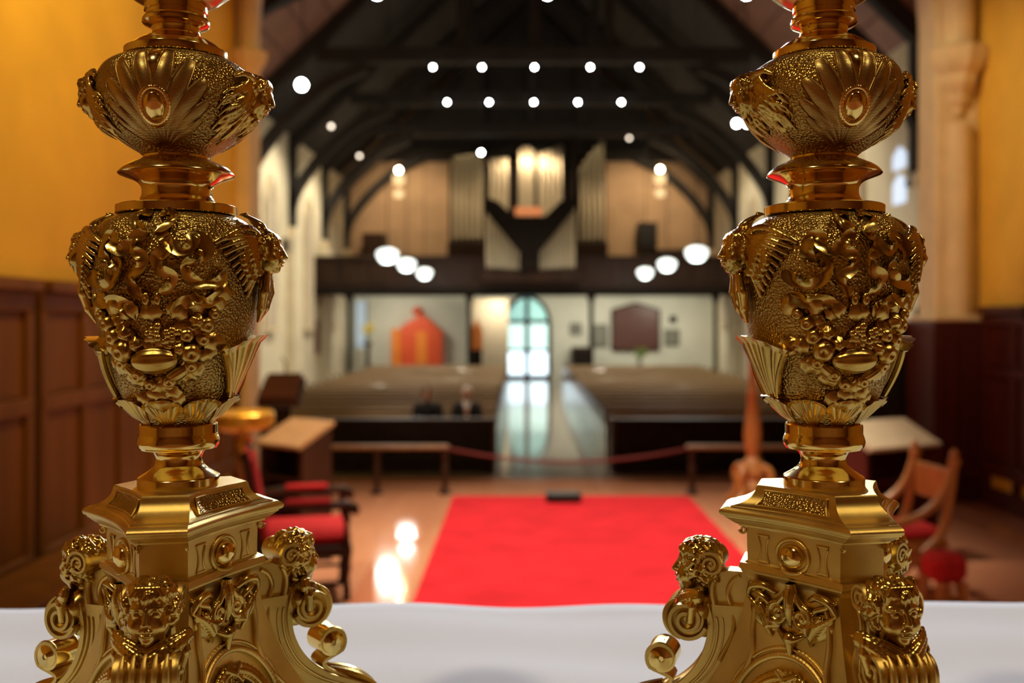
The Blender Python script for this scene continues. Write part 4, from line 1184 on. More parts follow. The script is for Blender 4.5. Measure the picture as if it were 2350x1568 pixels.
# masks on the knop (at both sides), manes flowing round the bowl
S = Sdf((-150, 160, -22), (150, 362, 62), 1.7)
rm = random.Random(8)
for q in (-1, 1):
    for i in range(46):
        x0 = rm.uniform(24, 56); v0 = rm.uniform(196, 262)
        x1 = x0 + rm.uniform(24, 74); v1 = v0 + rm.uniform(28, 88)
        if v1 > 345: x1 *= 0.7; v1 = 345
        w1 = rm.uniform(-7, 7)
        pts = catmull([(q * x0, v0, 13), (q * (x0 * 0.6 + x1 * 0.4), v0 * 0.65 + v1 * 0.35 + w1, 9), (q * (x0 * 0.25 + x1 * 0.75), v0 * 0.3 + v1 * 0.7 - w1, 5), (q * x1, v1, 1.5)], 3)
        S.chain(pts, list(np.linspace(6.0, 2.6, len(pts))), 1.4)
    S.chain([(q * 30, 196, 18), (q * 48, 186, 14), (q * 66, 184, 9), (q * 84, 194, 4)], [8, 9, 8, 4], 3)
    S.chain([(q * 34, 210, 18), (q * 54, 204, 12), (q * 70, 208, 6)], [6, 7, 4], 2)
head(S, (0, 226, 8), 0.96, rotx(0.12), 3, 60, True, -1)
V, F = S.mesh()
for ph in (90, -90):
    f = wrapmap(KN, rad(ph + 3), 165)
    obj('mask_head', f(V), F, 'brass_cast', cs)

# winged cherubs on the vase shoulders
S = Sdf((-172, 488, -14), (172, 748, 72), 1.9)
head(S, (0, 578, 16), 0.98, rotx(0.05), 11, 60, False, -1)
for q in (-1, 1):
    for i in range(10):                     # long feathers
        t = i / 9
        a = (q * (34 + 16 * t), 556 + 52 * t, 12)
        b = (q * (160 - 92 * t), 566 + 116 * t, 3)
        m_ = ((a[0] + b[0]) / 2 + q * 4, (a[1] + b[1]) / 2 - 12, 17)
        pts = catmull([a, m_, b], 4)
        S.chain(pts, list(np.linspace(10, 4.5, len(pts))), 1.3)
    for row in range(2):
        for i in range(8):                  # covert feathers
            t = i / 7
            S.ell((q * (50 + 22 * row + 26 * math.sin(t * 3.1)), 548 + 14 * row + 82 * t, 20 - 4 * row), (13, 8, 6), 1.2, rotz(q * 0.5))
    pts = catmull([(q * 26, 556, 14), (q * 56, 532, 20), (q * 100, 534, 18), (q * 140, 554, 10), (q * 160, 568, 4)], 4)
    S.chain(pts, list(np.linspace(9, 5, len(pts))), 2)
    S.chain([(q * 16, 636, 18), (q * 24, 672, 20), (q * 15, 708, 16), (q * 3, 738, 9)], [10, 13, 11, 4], 3)
S.chain([(0, 528, 18), (0, 512, 26), (0, 500, 30), (0, 492, 38)], [14, 13, 10, 5], 4)
S.chain([(-30, 540, 14), (0, 515, 18), (30, 540, 14)], [6, 8, 6], 2)
S.chain([(0, 640, 16), (0, 690, 18), (0, 730, 12)], [13, 11, 5], 3)
V, F = S.mesh()
for ph in (90, -90):
    f = wrapmap(VA, rad(ph + 3), 185)
    obj('winged_cherub', f(V), F, 'brass_cast', cs)

# patch on a turned body: grid (a, t) -> (u, v, h)
def patch(fun, na, nt, prof, phi0, rref, name, m, parent, th=3.0):
    A = np.linspace(-1, 1, na); Tt = np.linspace(0, 1, nt)
    P = np.array([fun(a, t) for t in Tt for a in A])
    back = P.copy(); back[:, 2] = np.minimum(P[:, 2] - th, -2.5)
    f = wrapmap(prof, phi0, rref)
    V = np.concatenate([f(P), f(back)])
    N = na * nt; F = []
    for j in range(nt - 1):
        for i in range(na - 1):
            q = j * na + i
            F.append((q, q + 1, q + na + 1, q + na)); F.append((N + q, N + q + na, N + q + na + 1, N + q + 1))
    for i in range(na - 1):
        F.append((i, N + i, N + i + 1, i + 1)); q = (nt - 1) * na + i
        F.append((q, q + 1, N + q + 1, N + q))
    for j in range(nt - 1):
        q = j * na; F.append((q, q + na, N + q + na, N + q)); q = j * na + na - 1
        F.append((q, N + q, N + q + na, q + na))
    # orient outwards: v grows downwards, flip so that normals point out
    return obj(name, V, F, m, parent, True, 50)

# palmette on the knop front: petals fanning out from the foot, oval boss
def petal(x0, v0, cx, cv, x1, v1, W, name='petal'):
    def fun(a, t):
        bx = (1 - t) ** 2 * x0 + 2 * t * (1 - t) * cx + t * t * x1
        bv = (1 - t) ** 2 * v0 + 2 * t * (1 - t) * cv + t * t * v1
        dx = 2 * (1 - t) * (cx - x0) + 2 * t * (x1 - cx); dv = 2 * (1 - t) * (cv - v0) + 2 * t * (v1 - cv)
        L = math.hypot(dx, dv) + 1e-6
        wd = W * (0.20 + 0.80 * math.sin(PI * min(1, t * 0.92 + 0.0) ** 1.25) ** 0.7) * (1 if t < 0.97 else 0.8)
        nxx, nv = -dv / L, dx / L
        rim = 6.0 * max(0, (abs(a) - 0.78) / 0.22) if abs(a) < 0.995 else 2.0
        h = 3.0 + 5.0 * (1 - a * a) * math.sin(PI * t) ** 0.5 + rim + (2.0 * (t - 0.8) / 0.2 if t > 0.8 else 0)
        return (bx + nxx * wd * a, bv + nv * wd * a, h)
    patch(fun, 21, 26, KN, rad(3), 165, name, 'brass_chased', cs)
for q in (-1, 1):
    petal(q * 4, 350, q * 10, 250, q * 34, 152, 19)
    petal(q * 8, 350, q * 34, 262, q * 76, 176, 20)
    petal(q * 12, 350, q * 56, 282, q * 104, 218, 19)
    petal(q * 16, 351, q * 66, 312, q * 112, 262, 15)
    petal(q * 20, 352, q * 62, 336, q * 104, 300, 11)
patch(lambda a, t: (a * (9 + 5 * t), 345 - 200 * t, 2.0 + 1.5 * (1 - a * a)), 9, 24, KN, rad(3), 165, 'palmette_stem', 'brass_polished', cs)
S = Sdf((-40, 220, -12), (40, 330, 30), 1.2)
S.ell((0, 278, 4), (23, 30, 15), 2)
ringpts = [(30 * math.cos(a), 278 + 37 * math.sin(a), 6) for a in np.linspace(0, 2 * PI, 33)]
S.chain(ringpts, 5.0, 1.5)
V, F = S.mesh()
obj('oval_boss', wrapmap(KN, rad(3), 165)(V), F, 'brass_polished', cs)

# scallops round the foot of the vase
for i in range(9):
    def fun(a, t):
        top = math.sqrt(max(0, 1 - a * a)) * 0.35 + 0.65
        v = 971 - (62 * top) * t
        u = a * (16 + 26 * t ** 0.8)
        ribs = 3.5 * abs(math.cos(a * PI * 2.5)) * min(1, t * 3)
        return (u, v, 2 + 9 * t ** 2 + ribs * (0.5 + t) + (5 if t > 0.95 else 0))
    patch(fun, 41, 16, VA, rad(3 + i * 40), 118, 'scallop', 'brass_cast', cs)
# fluted shells below the cherubs
for ph in (90, -90):
    def fun(a, t):
        arch = 1 - 0.22 * a * a
        v = 908 - 138 * t * arch
        u = a * (52 + 66 * t)
        ribs = 10.0 * abs(math.sin(a * PI * 3)) ** 0.8 * (0.35 + 0.65 * t)
        lip = 9 * max(0, (t - 0.9) / 0.1)
        return (u, v, 5 + 11 * t * t * (1 - 0.5 * abs(a)) + ribs + lip)
    patch(fun, 73, 30, VA, rad(ph + 3), 165, 'fluted_shell', 'brass_cast', cs)
    for q in (-1, 1):
        P = [(q * (54 + 68 * t), 906 - 112 * t, 8 + 8 * t) for t in np.linspace(0, 1, 14)]
        W = wrapmap(VA, rad(ph + 3), 165)(np.array(P))
        MB().tube([tuple(p) for p in W], [0.0020] * 13 + [0.0040], 8).build('shell_scroll', 'brass_cast', cs)

# fluttering ribbons
def ribbon(pts, wd, name='ribbon'):
    C_ = catmull(pts, 14)
    V = []; n = len(C_)
    f = wrapmap(VA, rad(3), 185)
    na = 7
    P = []; B = []
    for i, p in enumerate(C_):
        d = C_[min(i + 1, n - 1)] - C_[max(i - 1, 0)]
        L = np.hypot(d[0], d[1]) + 1e-6
        nn = np.array((-d[1], d[0])) / L
        w_ = wd * (1.0 + 0.16 * math.sin(i * 0.21)) * min(1, 0.35 + i / 8, 0.35 + (n - 1 - i) / 8)
        for k in range(na):
            a = -1 + 2 * k / (na - 1)
            h = p[2] + 2 + 6.5 * a * math.sin(i * 0.16 + 0.6) + 3.5 * a * a
            P.append((p[0] + nn[0] * w_ * a, p[1] + nn[1] * w_ * a, max(1.5, h)))
            B.append((p[0] + nn[0] * w_ * a * 0.96, p[1] + nn[1] * w_ * a * 0.96, max(-2, h - 7)))
    V = np.concatenate([f(P), f(B)]); N = len(P); F = []
    for i in range(n - 1):
        for k in range(na - 1):
            q = i * na + k
            F.append((q, q + 1, q + na + 1, q + na)); F.append((N + q, N + q + na, N + q + na + 1, N + q + 1))
        q = i * na; F.append((q, q + na, N + q + na, N + q)); q += na - 1; F.append((q, N + q, N + q + na, q + na))
    for e_ in (0, (n - 1) * na):
        for k in range(na - 1):
            F.append((e_ + k, N + e_ + k, N + e_ + k + 1, e_ + k + 1))
    return obj(name, V, F, 'brass_cast', cs, True, 75)
for q in (-1, 1):
    ribbon([(q * 8, 548, 8), (q * 34, 530, 9), (q * 47, 510, 8), (q * 30, 500, 7), (q * 10, 512, 8)], 9)
    ribbon([(q * 8, 548, 8), (q * 30, 562, 11), (q * 34, 585, 11), (q * 14, 603, 10), (q * 18, 626, 11), (q * 40, 644, 11), (q * 36, 666, 10), (q * 18, 684, 8)], 11)
    ribbon([(q * 30, 566, 7), (q * 56, 588, 12), (q * 76, 578, 12), (q * 84, 556, 10), (q * 98, 558, 10), (q * 106, 588, 12), (q * 92, 612, 10)], 12)
    ribbon([(q * 152, 626, 7), (q * 132, 652, 11), (q * 100, 660, 12), (q * 74, 646, 11), (q * 66, 622, 9), (q * 84, 606, 8)], 11)
    ribbon([(q * 142, 676, 6), (q * 112, 698, 11), (q * 80, 692, 11), (q * 54, 706, 10), (q * 40, 732, 7)], 12)

# fruit garland: fruits, leaves, a split melon, bell drops
ga_ = empty('fruit_garland'); ga_.parent = cs
def on_vase(u, v, h, spin, sx, sy, sz):
    f = wrapmap(VA, rad(3), 185)
    p = f(np.array([(u, v, h)]))[0]; pu = f(np.array([(u + 1, v, h)]))[0]; pv = f(np.array([(u, v - 1, h)]))[0]
    ex = Vector(pu - p).normalized(); ey = Vector(pv - p).normalized(); ez = ex.cross(ey).normalized(); ey = ez.cross(ex)
    M = Matrix((ex, ey, ez)).transposed().to_4x4() @ Matrix.Rotation(spin, 4, 'Z') @ Matrix.Diagonal((sx * U, sy * U, sz * U, 1))
    M.translation = Vector(p)
    return M
def unit_mesh(name, fun, na, nt, closed=True):
    V = []; F = []
    for j in range(nt + 1):
        for i in range(na):
            V.append(fun(2 * PI * i / na, j / nt))
    for j in range(nt):
        for i in range(na):
            k = (i + 1) % na
            F.append((j * na + i, j * na + k, j * na + na + k, j * na + na + i))
    return mesh(name, V, F, True, 60)
def fruit_f(a, t):                       # round fruit with an eye at the end
    th = PI * t
    r = math.sin(th) * (1 + 0.04 * math.cos(5 * a)); z = -math.cos(th)
    if t > 0.86: z -= 0.9 * (t - 0.86) / 0.14 * 0.45
    return (r * math.cos(a), r * math.sin(a), z)
def berry_f(a, t):
    th = PI * t
    return (math.sin(th) * math.cos(a), math.sin(th) * math.sin(a), -math.cos(th))
def melon_f(a, t):
    th = PI * t
    r = math.sin(th) * (1 + 0.10 * abs(math.sin(5 * a)) - 0.05)
    return (-math.cos(th), r * math.cos(a), r * math.sin(a))
def rose_f(a, t):
    th = PI * t
    r = math.sin(th) * (1 + 0.13 * math.cos(5 * a + 9 * t)); z = -math.cos(th) * 0.9 + 0.10 * math.cos(14 * t)
    return (r * math.cos(a), r * math.sin(a), z)
me_fruit = unit_mesh('fruit', fruit_f, 18, 12); me_berry = unit_mesh('berry', berry_f, 12, 8)
me_melon = unit_mesh('melon', melon_f, 40, 16); me_rose = unit_mesh('rose', rose_f, 25, 14)
V = []; F = []
nl_, nw_ = 12, 7
for side in (0, 1):
    for i in range(nl_):
        t = i / (nl_ - 1)
        wl_ = (math.sin(PI * t ** 0.75) * 0.42 + 0.02) * (1 + 0.09 * math.sin(t * 22))
        for k in range(nw_):
            a = -1 + 2 * k / (nw_ - 1)
            V.append((a * wl_, t, 0.26 * math.sin(PI * t) - 0.20 * a * a + 0.07 * math.cos(a * PI * 2.0) - 0.20 * t * t - 0.08 * (abs(a) < 0.2) - 0.14 * side))
N = nl_ * nw_
for i in range(nl_ - 1):
    for k in range(nw_ - 1):
        q = i * nw_ + k
        F += [(q, q + 1, q + nw_ + 1, q + nw_), (N + q, N + q + nw_, N + q + nw_ + 1, N + q + 1)]
    q = i * nw_; F += [(q, q + nw_, N + q + nw_, N + q), (q + nw_ - 1, N + q + nw_ - 1, N + q + 2 * nw_ - 1, q + 2 * nw_ - 1)]
me_leaf = mesh('leaf', V, F, True, 60)
for m_ in (me_fruit, me_berry, me_melon, me_rose, me_leaf): m_.materials.append(MATS['brass_cast'])
def put(me_, name, u, v, h, s, spin=0.0, s2=None, s3=None):
    o = bpy.data.objects.new(name, me_); COL.objects.link(o); o.parent = ga_
    o.matrix_local = on_vase(u, v, h, spin, s, s2 or s, s3 or s)
put(me_melon, 'melon', -2, 820, 12, 50, 0.05, 29, 24)
put(me_melon, 'pod', 50, 850, 9, 32, 0.6, 14, 14)
put(me_melon, 'pod', -58, 846, 9, 30, -0.7, 14, 14)
for (u, v, s_) in ((-66, 800, 19), (70, 806, 18), (-96, 742, 14), (98, 746, 15), (-84, 770, 15), (62, 768, 13), (-44, 852, 13), (26, 866, 12), (92, 776, 13), (-18, 872, 11), (112, 722, 11), (-114, 722, 11), (72, 834, 12), (-78, 826, 12)):
    put(me_fruit, 'fruit', u * 1.12, v, s_ * 0.8, s_ * 1.28)
for (u, v) in ((-60, 764), (84, 738), (-38, 786), (50, 796)):
    put(me_rose, 'rose', u * 1.1, v, 10, 18)
r3 = random.Random(4)
for i in range(26):
    a = r3.uniform(0, 2 * PI); q = math.sqrt(r3.random())
    u = 22 + 40 * q * math.cos(a); v = 772 + 27 * q * math.sin(a)
    put(me_berry, 'grape', u, v, 9 + 8 * (1 - q), r3.uniform(7.6, 9.6))
for (u, v) in ((-12, 690), (12, 690)):
    put(me_fruit, 'bell_drop', u, v, 8, 9, 0, 15, 10)
for i in range(30):
    t = i / 29
    u = -140 + 280 * t + r3.uniform(-8, 8)
    base = 712 + 125 * (1 - ((u) / 150) ** 2)
    if i % 2: v = base - r3.uniform(20, 46); sp_ = r3.uniform(-0.9, 0.9)
    else: v = base + r3.uniform(14, 44); sp_ = PI + r3.uniform(-0.9, 0.9)
    if v > 885: v = 885
    put(me_leaf, 'leaf', u, v, 7, r3.uniform(44, 58), sp_, r3.uniform(40, 58), 40)
for (u, v, sp_) in ((-40, 735, 0.5), (40, 735, -0.5), (0, 740, 0.1), (-70, 715, 0.9), (70, 712, -0.9), (0, 895, PI), (-30, 890, 2.7), (30, 890, -2.7)):
    put(me_leaf, 'leaf', u, v, 8, 52, sp_, 54, 40)

# --- three-cornered base
PHI = rad(8.0)
def tri_ring(Rc, hw, bow, n=14):
    pts = []
    for k in range(3):
        a = PHI + k * 2 * PI / 3; b = a + 2 * PI / 3
        c = np.array((math.sin(a), -math.cos(a))); t = np.array((math.cos(a), math.sin(a)))
        c2 = np.array((math.sin(b), -math.cos(b))); t2 = np.array((math.cos(b), math.sin(b)))
        p0 = c * Rc - t * hw; p1 = c * Rc + t * hw; q0 = c2 * Rc - t2 * hw
        for i in range(4): pts.append(p0 + (p1 - p0) * i / 4)
        nrm = np.array((math.sin(a + PI / 3), -math.cos(a + PI / 3)))
        for i in range(n):
            s_ = i / n
            pts.append(p1 + (q0 - p1) * s_ - nrm * bow * math.sin(PI * s_) ** 0.9)
    return pts
def tri_loft(prof, name, m, sharp=28):
    V = []; F = []
    for (v, Rc, hw, bow) in prof:
        R_ = tri_ring(Rc, hw, bow)
        n = len(R_)
        V += [(p[0] * U, p[1] * U, (VB - v) * U) for p in R_]
    for j in range(len(prof) - 1):
        for i in range(n):
            k = (i + 1) % n
            F.append((j * n + i, j * n + n + i, j * n + n + k, j * n + k))
    F.append(tuple(range(n))); F.append(tuple(range(len(prof) * n - 1, (len(prof) - 1) * n - 1, -1)))
    return obj(name, V, F, m, cs, True, sharp)
def tp(pts, n=4):
    return [tuple(p) for p in catmull(pts, n)]
tri_loft([(1113, 142, 49, 7), (1115, 145, 50, 12)] + tp([(1117, 146, 50, 12), (1130, 150, 51, 14), (1143, 160, 53, 16), (1155, 180, 56, 18), (1162, 202, 59, 18)]) +
         [(1164, 205, 59, 18), (1165, 212, 60, 18)] + tp([(1166, 216, 60, 18), (1172, 227, 61, 18), (1178, 230, 61, 18), (1184, 226, 61, 18)], 3) + [(1186, 218, 60, 18), (1190, 216, 59, 18)] +
         tp([(1191, 212, 59, 18), (1197, 203, 57, 16), (1203, 192, 55, 14)], 3) + [(1205, 186, 54, 14), (1209, 184, 54, 14), (1211, 172, 52, 6)], 'cornice_block', 'brass_satin')
BODY = [(1209, 168, 50, 4), (1286, 166, 50, 4), (1290, 172, 52, 5), (1292, 182, 54, 5), (1304, 186, 55, 5), (1308, 180, 54, 5), (1312, 180, 54, 5), (1320, 170, 52, 5), (1326, 164, 51, 5)] + \
    tp([(1330, 164, 51, 6), (1380, 172, 52, 10), (1450, 192, 55, 18), (1530, 226, 60, 28), (1610, 276, 66, 36), (1690, 338, 72, 44), (1770, 396, 78, 50), (1830, 418, 80, 52)], 4) + \
    [(1834, 430, 82, 52), (1876, 432, 82, 52)]
tri_loft(BODY, 'base_body', 'brass_satin')
bv = np.array([b[0] for b in BODY]); bR = np.array([b[1] for b in BODY]); bh = np.array([b[2] for b in BODY]); bb_ = np.array([b[3] for b in BODY])
def face_map(k):
    a = PHI + PI / 3 + k * 2 * PI / 3
    nrm = np.array((math.sin(a), -math.cos(a))); tg = np.array((math.cos(a), math.sin(a)))
    def f(P):
        P = np.asarray(P, float)
        Rf = 0.5 * np.interp(P[:, 1], bv, bR) + 0.866 * np.interp(P[:, 1], bv, bh)
        Lh = 0.866 * np.interp(P[:, 1], bv, bR) - 0.5 * np.interp(P[:, 1], bv, bh)
        s_ = np.clip(0.5 + P[:, 0] / (2 * Lh), 0, 1)
        Rf = Rf - np.interp(P[:, 1], bv, bb_) * np.sin(PI * s_) ** 0.9 + P[:, 2]
        return np.stack([nrm[0] * Rf + tg[0] * P[:, 0], nrm[1] * Rf + tg[1] * P[:, 0], VB - P[:, 1]], 1) * U
    return f
def corner_map(k):
    a = PHI + k * 2 * PI / 3
    nrm = np.array((math.sin(a), -math.cos(a))); tg = np.array((math.cos(a), math.sin(a)))
    def f(P):                              # (tangential, v, rho)
        P = np.asarray(P, float)
        return np.stack([nrm[0] * P[:, 2] + tg[0] * P[:, 0], nrm[1] * P[:, 2] + tg[1] * P[:, 0], VB - P[:, 1]], 1) * U
    return f

# sunk stippled panels of the cornice block, framed
def cornice_panel(k):
    a = PHI + PI / 3 + k * 2 * PI / 3
    nrm = np.array((math.sin(a), -math.cos(a))); tg = np.array((math.cos(a), math.sin(a)))
    prof = [(1122, 148), (1130, 150), (1143, 160), (1152, 174)]
    def pt(x, v, off):
        Rc = np.interp(v, [1117, 1130, 1143, 1155, 1162], [146, 150, 160, 180, 202]); hw = np.interp(v, [1117, 1162], [50, 59]); bw_ = np.interp(v, [1117, 1162], [12, 18])
        L = 0.866 * Rc - 0.5 * hw
        Rf = 0.5 * Rc + 0.866 * hw - bw_ * math.sin(PI * (0.5 + x * L / (2 * L))) ** 0.9 + off
        return ((nrm[0] * Rf + tg[0] * x * L) * U, (nrm[1] * Rf + tg[1] * x * L) * U, (VB - v) * U)
    xs_ = np.linspace(-0.78, 0.78, 17); vs2 = np.linspace(1123, 1156, 8)
    V = [pt(x * (1 - 0.10 * (j / 7)), v, 0.7) for j, v in enumerate(vs2) for x in xs_]
    F = [(j * 17 + i, j * 17 + i + 1, j * 17 + 18 + i, j * 17 + 17 + i) for j in range(7) for i in range(16)]
    N = len(V)
    V += [pt(x * (1 - 0.10 * (j / 7)), v, -3) for j, v in enumerate(vs2) for x in xs_]
    F += [(N + q[3], N + q[2], N + q[1], N + q[0]) for q in F[:112]]
    p = obj('stippled_panel', V, F, 'brass_stippled', cs, True, 50)
    edge = [pt(x, 1123, 1) for x in xs_] + [pt(xs_[-1] * (1 - 0.1 * j / 7), v, 1) for j, v in enumerate(vs2)] + [pt(x * 0.9, 1156, 1) for x in xs_[::-1]] + [pt(xs_[0] * (1 - 0.1 * j / 7), v, 1) for j, v in list(enumerate(vs2))[::-1]]
    MB().tube(edge, 2.2 * U, 6).build('panel_frame', 'brass_satin', p)

# relief of one face: boss, spool panels, wings and scrolls, arch, wreath
def spiral(cx, cv, r0, r1, turns, a0, n=40, hand=1):
    return [(cx + (r0 + (r1 - r0) * t) * math.cos(a0 + hand * turns * 2 * PI * t), cv + (r0 + (r1 - r0) * t) * math.sin(a0 + hand * turns * 2 * PI * t)) for t in np.linspace(0, 1, n)]
S = Sdf((-44, 1226, -10), (44, 1322, 32), 1.3)
S.ell((0, 1258, 4), (31, 27, 20), 2)
V_boss = S.mesh()
S = Sdf((-60, 1205, -10), (60, 1310, 20), 1.3)
S.chain([(41 * math.cos(a), 1258 + 36 * math.sin(a), 1) for a in np.linspace(0, 2 * PI, 41)], 4.5, 2)
V_bring = S.mesh()
def spool_pts(x, s_):
    return [(x - 15, 1224, 0), (x + 15, 1224, 0), (x + 13, 1230, 0), (x + 8, 1246, 0), (x + 8, 1266, 0), (x + 13, 1280, 0), (x + 15, 1284, 0), (x - 15, 1284, 0), (x - 13, 1280, 0), (x - 8, 1266, 0), (x - 8, 1246, 0), (x - 13, 1230, 0), (x - 15, 1224, 0)]
S = Sdf((-124, 1316, -10), (124, 1486, 40), 1.5)
def sweep(pts, r0, r1, k=1.4, n=6, bulge=0.0):
    P = catmull(pts, n); m_ = len(P)
    S.chain(P, [(r0 + (r1 - r0) * t) + bulge * math.sin(PI * t) for t in np.linspace(0, 1, m_)], k)
sweep([(0, 1316, 4), (0, 1340, 14), (0, 1376, 16), (0, 1412, 8)], 9, 4, 3, 5, 6)
for q in (-1, 1):
    sp1 = [(x, v, 12) for x, v in spiral(q * 30, 1388, 25, 4, 1.7, -PI / 2, 44, q)]
    S.chain(sp1, [7.5 - 3.5 * i / 43 for i in range(44)], 1.2)
    S.ell((q * 30, 1388, 10), 9, 1)
    sweep([(q * 5, 1326, 8), (q * 16, 1346, 14), (q * 30, 1363, 13)], 5, 7.5)
    for i in range(8):                      # wing feathers
        t = i / 7
        sweep([(q * (26 + 6 * t), 1408 + 9 * t, 8), (q * (62 - 8 * t), 1398 + 22 * t, 14), (q * (112 - 62 * t), 1366 + 78 * t, 4)], 6.5, 3.0, 1.2, 6, 2.5)
    S.ell((q * 66, 1400, 1), (44, 30, 9), 3, rotz(-q * 0.55))
    for i in range(5):
        t = i / 4
        S.ell((q * (52 + 22 * t), 1404 - 26 * t, 13), (10, 7, 6), 1.5, rotz(-q * 0.5))
    sweep([(q * 44, 1346, 5), (q * 68, 1334, 12), (q * 98, 1340, 12), (q * 112, 1362, 6)], 5, 4, 2, 6, 4)
    sweep([(q * 112, 1336, 3), (q * 88, 1352, 9), (q * 66, 1362, 11), (q * 56, 1376, 8)], 4, 3, 1.5, 6, 3)
sweep([(-30, 1428, 5), (0, 1440, 13), (30, 1428, 5)], 5, 5, 2, 6, 4)
S.chain([(0, 1436, 12), (0, 1482, 4)], [14, 4], 3)
V_wing = S.mesh()
S = Sdf((-170, 1450, -10), (170, 1700, 26), 2.0)
S.chain([(132 * math.sin(a), 1630 - 152 * math.cos(a), 3) for a in np.linspace(-1.35, 1.35, 41)], 8, 2)
S.chain([(146 * math.sin(a), 1630 - 168 * math.cos(a), 1) for a in np.linspace(-1.30, 1.30, 41)], 4, 2)
V_arch = S.mesh()
S = Sdf((-130, 1490, -10), (130, 1750, 36), 2.0)
for i, a in enumerate(np.linspace(-PI, PI, 57)):
    cx, cv = 92 * math.sin(a), 1628 - 104 * math.cos(a)
    tang = math.atan2(math.sin(a) * 104, math.cos(a) * 92)
    for q in (-1, 0, 1):
        d = tang + q * 0.5
        S.ell((cx + q * 9 * math.sin(a), cv - q * 9 * math.cos(a), 10 + (3 if q == 0 else 0)), (14, 5.5, 6), 1.2, rotz(d))
for a in (0, ):
    S.chain([(-24, 1512, 12), (0, 1526, 17), (24, 1512, 12)], [6, 8, 6], 2)
    S.chain([(-6, 1526, 14), (-20, 1546, 16)], [5, 6], 1); S.chain([(6, 1526, 14), (20, 1546, 16)], [5, 6], 1)
V_wreath = S.mesh()
S = Sdf((-84, 1530, -10), (84, 1720, 30), 2.0)
S.ell((0, 1628, -2), (78, 90, 9), 2)
S.ell((0, 1605, 6), (30, 38, 14), 4); S.ell((14, 1602, 12), (10, 9, 8), 3); S.ell((0, 1668, 4), (44, 30, 10), 6); S.ell((-12, 1588, 10), (26, 22, 10), 3)
V_medal = S.mesh()
for k in range(3):
    cornice_panel(k)
    f = face_map(k)
    for (V, F), nm, m_ in ((V_boss, 'oval_boss', 'brass_polished'), (V_bring, 'boss_ring', 'brass_satin'), (V_wing, 'winged_cartouche', 'brass_cast'), (V_arch, 'arch_moulding', 'brass_satin'), (V_wreath, 'laurel_wreath', 'brass_cast'), (V_medal, 'medallion', 'brass_stippled')):
        obj(nm, f(V), F, m_, cs)
    for q in (-1, 1):
        sc_ = catmull([(q * 66, 1334, 2), (q * 90, 1372, 3), (q * 98, 1430, 3), (q * 96, 1490, 3), (q * 116, 1550, 3), (q * 160, 1610, 3), (q * 210, 1680, 3)], 6)
        MB().tube([tuple(p) for p in f(np.array(sc_))], [U * (4 + 3 * math.sin(PI * i / (len(sc_) - 1))) for i in range(len(sc_))], 8).build('face_scroll', 'brass_satin', cs)
        W = f(np.array(spool_pts(q * 76, 1)))
        MB().tube([tuple(p) for p in W], 3.0 * U, 6).build('spool_frame', 'brass_satin', cs)

# corner brackets: scroll bands, webs, legs, ball scrolls
def band(path, hw, th, k, name, m='brass_satin'):
    """path of (rho, v); hw half width (number or list); th thickness"""
    n = len(path); f = corner_map(k)
    HW = hw if hasattr(hw, '__len__') else [hw] * n
    A = [-1, -0.86, -0.72, 0, 0.72, 0.86, 1]; RH = [0, 2.2, -0.6, -1.2, -0.6, 2.2, 0]
    P = []; B = []
    for i, p in enumerate(path):
        d = np.array(path[min(i + 1, n - 1)]) - np.array(path[max(i - 1, 0)])
        nn = np.array((d[1], -d[0])) / (np.hypot(*d) + 1e-6)
        for a, rh in zip(A, RH):
            o = th / 2 + rh
            P.append((a * HW[i], p[1] + nn[1] * o, p[0] + nn[0] * o))
            B.append((a * HW[i], p[1] - nn[1] * th / 2, p[0] - nn[0] * th / 2))
    V = np.concatenate([f(P), f(B)]); N = len(P); na = 7; F = []
    for i in range(n - 1):
        for j in range(na - 1):
            q = i * na + j
            F += [(q, q + 1, q + na + 1, q + na), (N + q, N + q + na, N + q + na + 1, N + q + 1)]
        q = i * na; F += [(q, q + na, N + q + na, N + q), (q + na - 1, N + q + na - 1, N + q + 2 * na - 1, q + 2 * na - 1)]
    for e_ in (0, (n - 1) * na):
        F.append(tuple(e_ + j for j in range(na)) + tuple(N + e_ + j for j in range(na - 1, -1, -1)))
    return obj(name, V, F, m, cs, True, 40)
def web(poly, hw, k, name, m='brass_satin'):
    f = corner_map(k)
    n = len(poly)
    P = [(-hw, v, r) for r, v in poly] + [(hw, v, r) for r, v in poly]
    F = [tuple(range(n)), tuple(range(2 * n - 1, n - 1, -1))] + [(i, n + i, n + (i + 1) % n, (i + 1) % n) for i in range(n)]
    return obj(name, f(P), F, m, cs, False)
def disc(rho, v, r, hw, k, name, m='brass_satin'):
    f = corner_map(k); V = []; F = []; n = 28
    for (t, rr) in ((-hw - 2, r * 0.25), (-hw - 4, r * 0.18), (-hw, r * 0.34), (-hw + 3, r), (hw - 3, r), (hw, r * 0.34), (hw + 4, r * 0.18), (hw + 2, r * 0.25)):
        for i in range(n):
            a = 2 * PI * i / n
            V.append((t, v + rr * math.sin(a), rho + rr * math.cos(a)))
    nr_ = 8
    for j in range(nr_ - 1):
        for i in range(n):
            F.append((j * n + i, j * n + n + i, j * n + n + (i + 1) % n, j * n + (i + 1) % n))
    F += [tuple(range(n - 1, -1, -1)), tuple(range((nr_ - 1) * n, nr_ * n))]
    return obj(name, f(V), F, m, cs, True, 40)

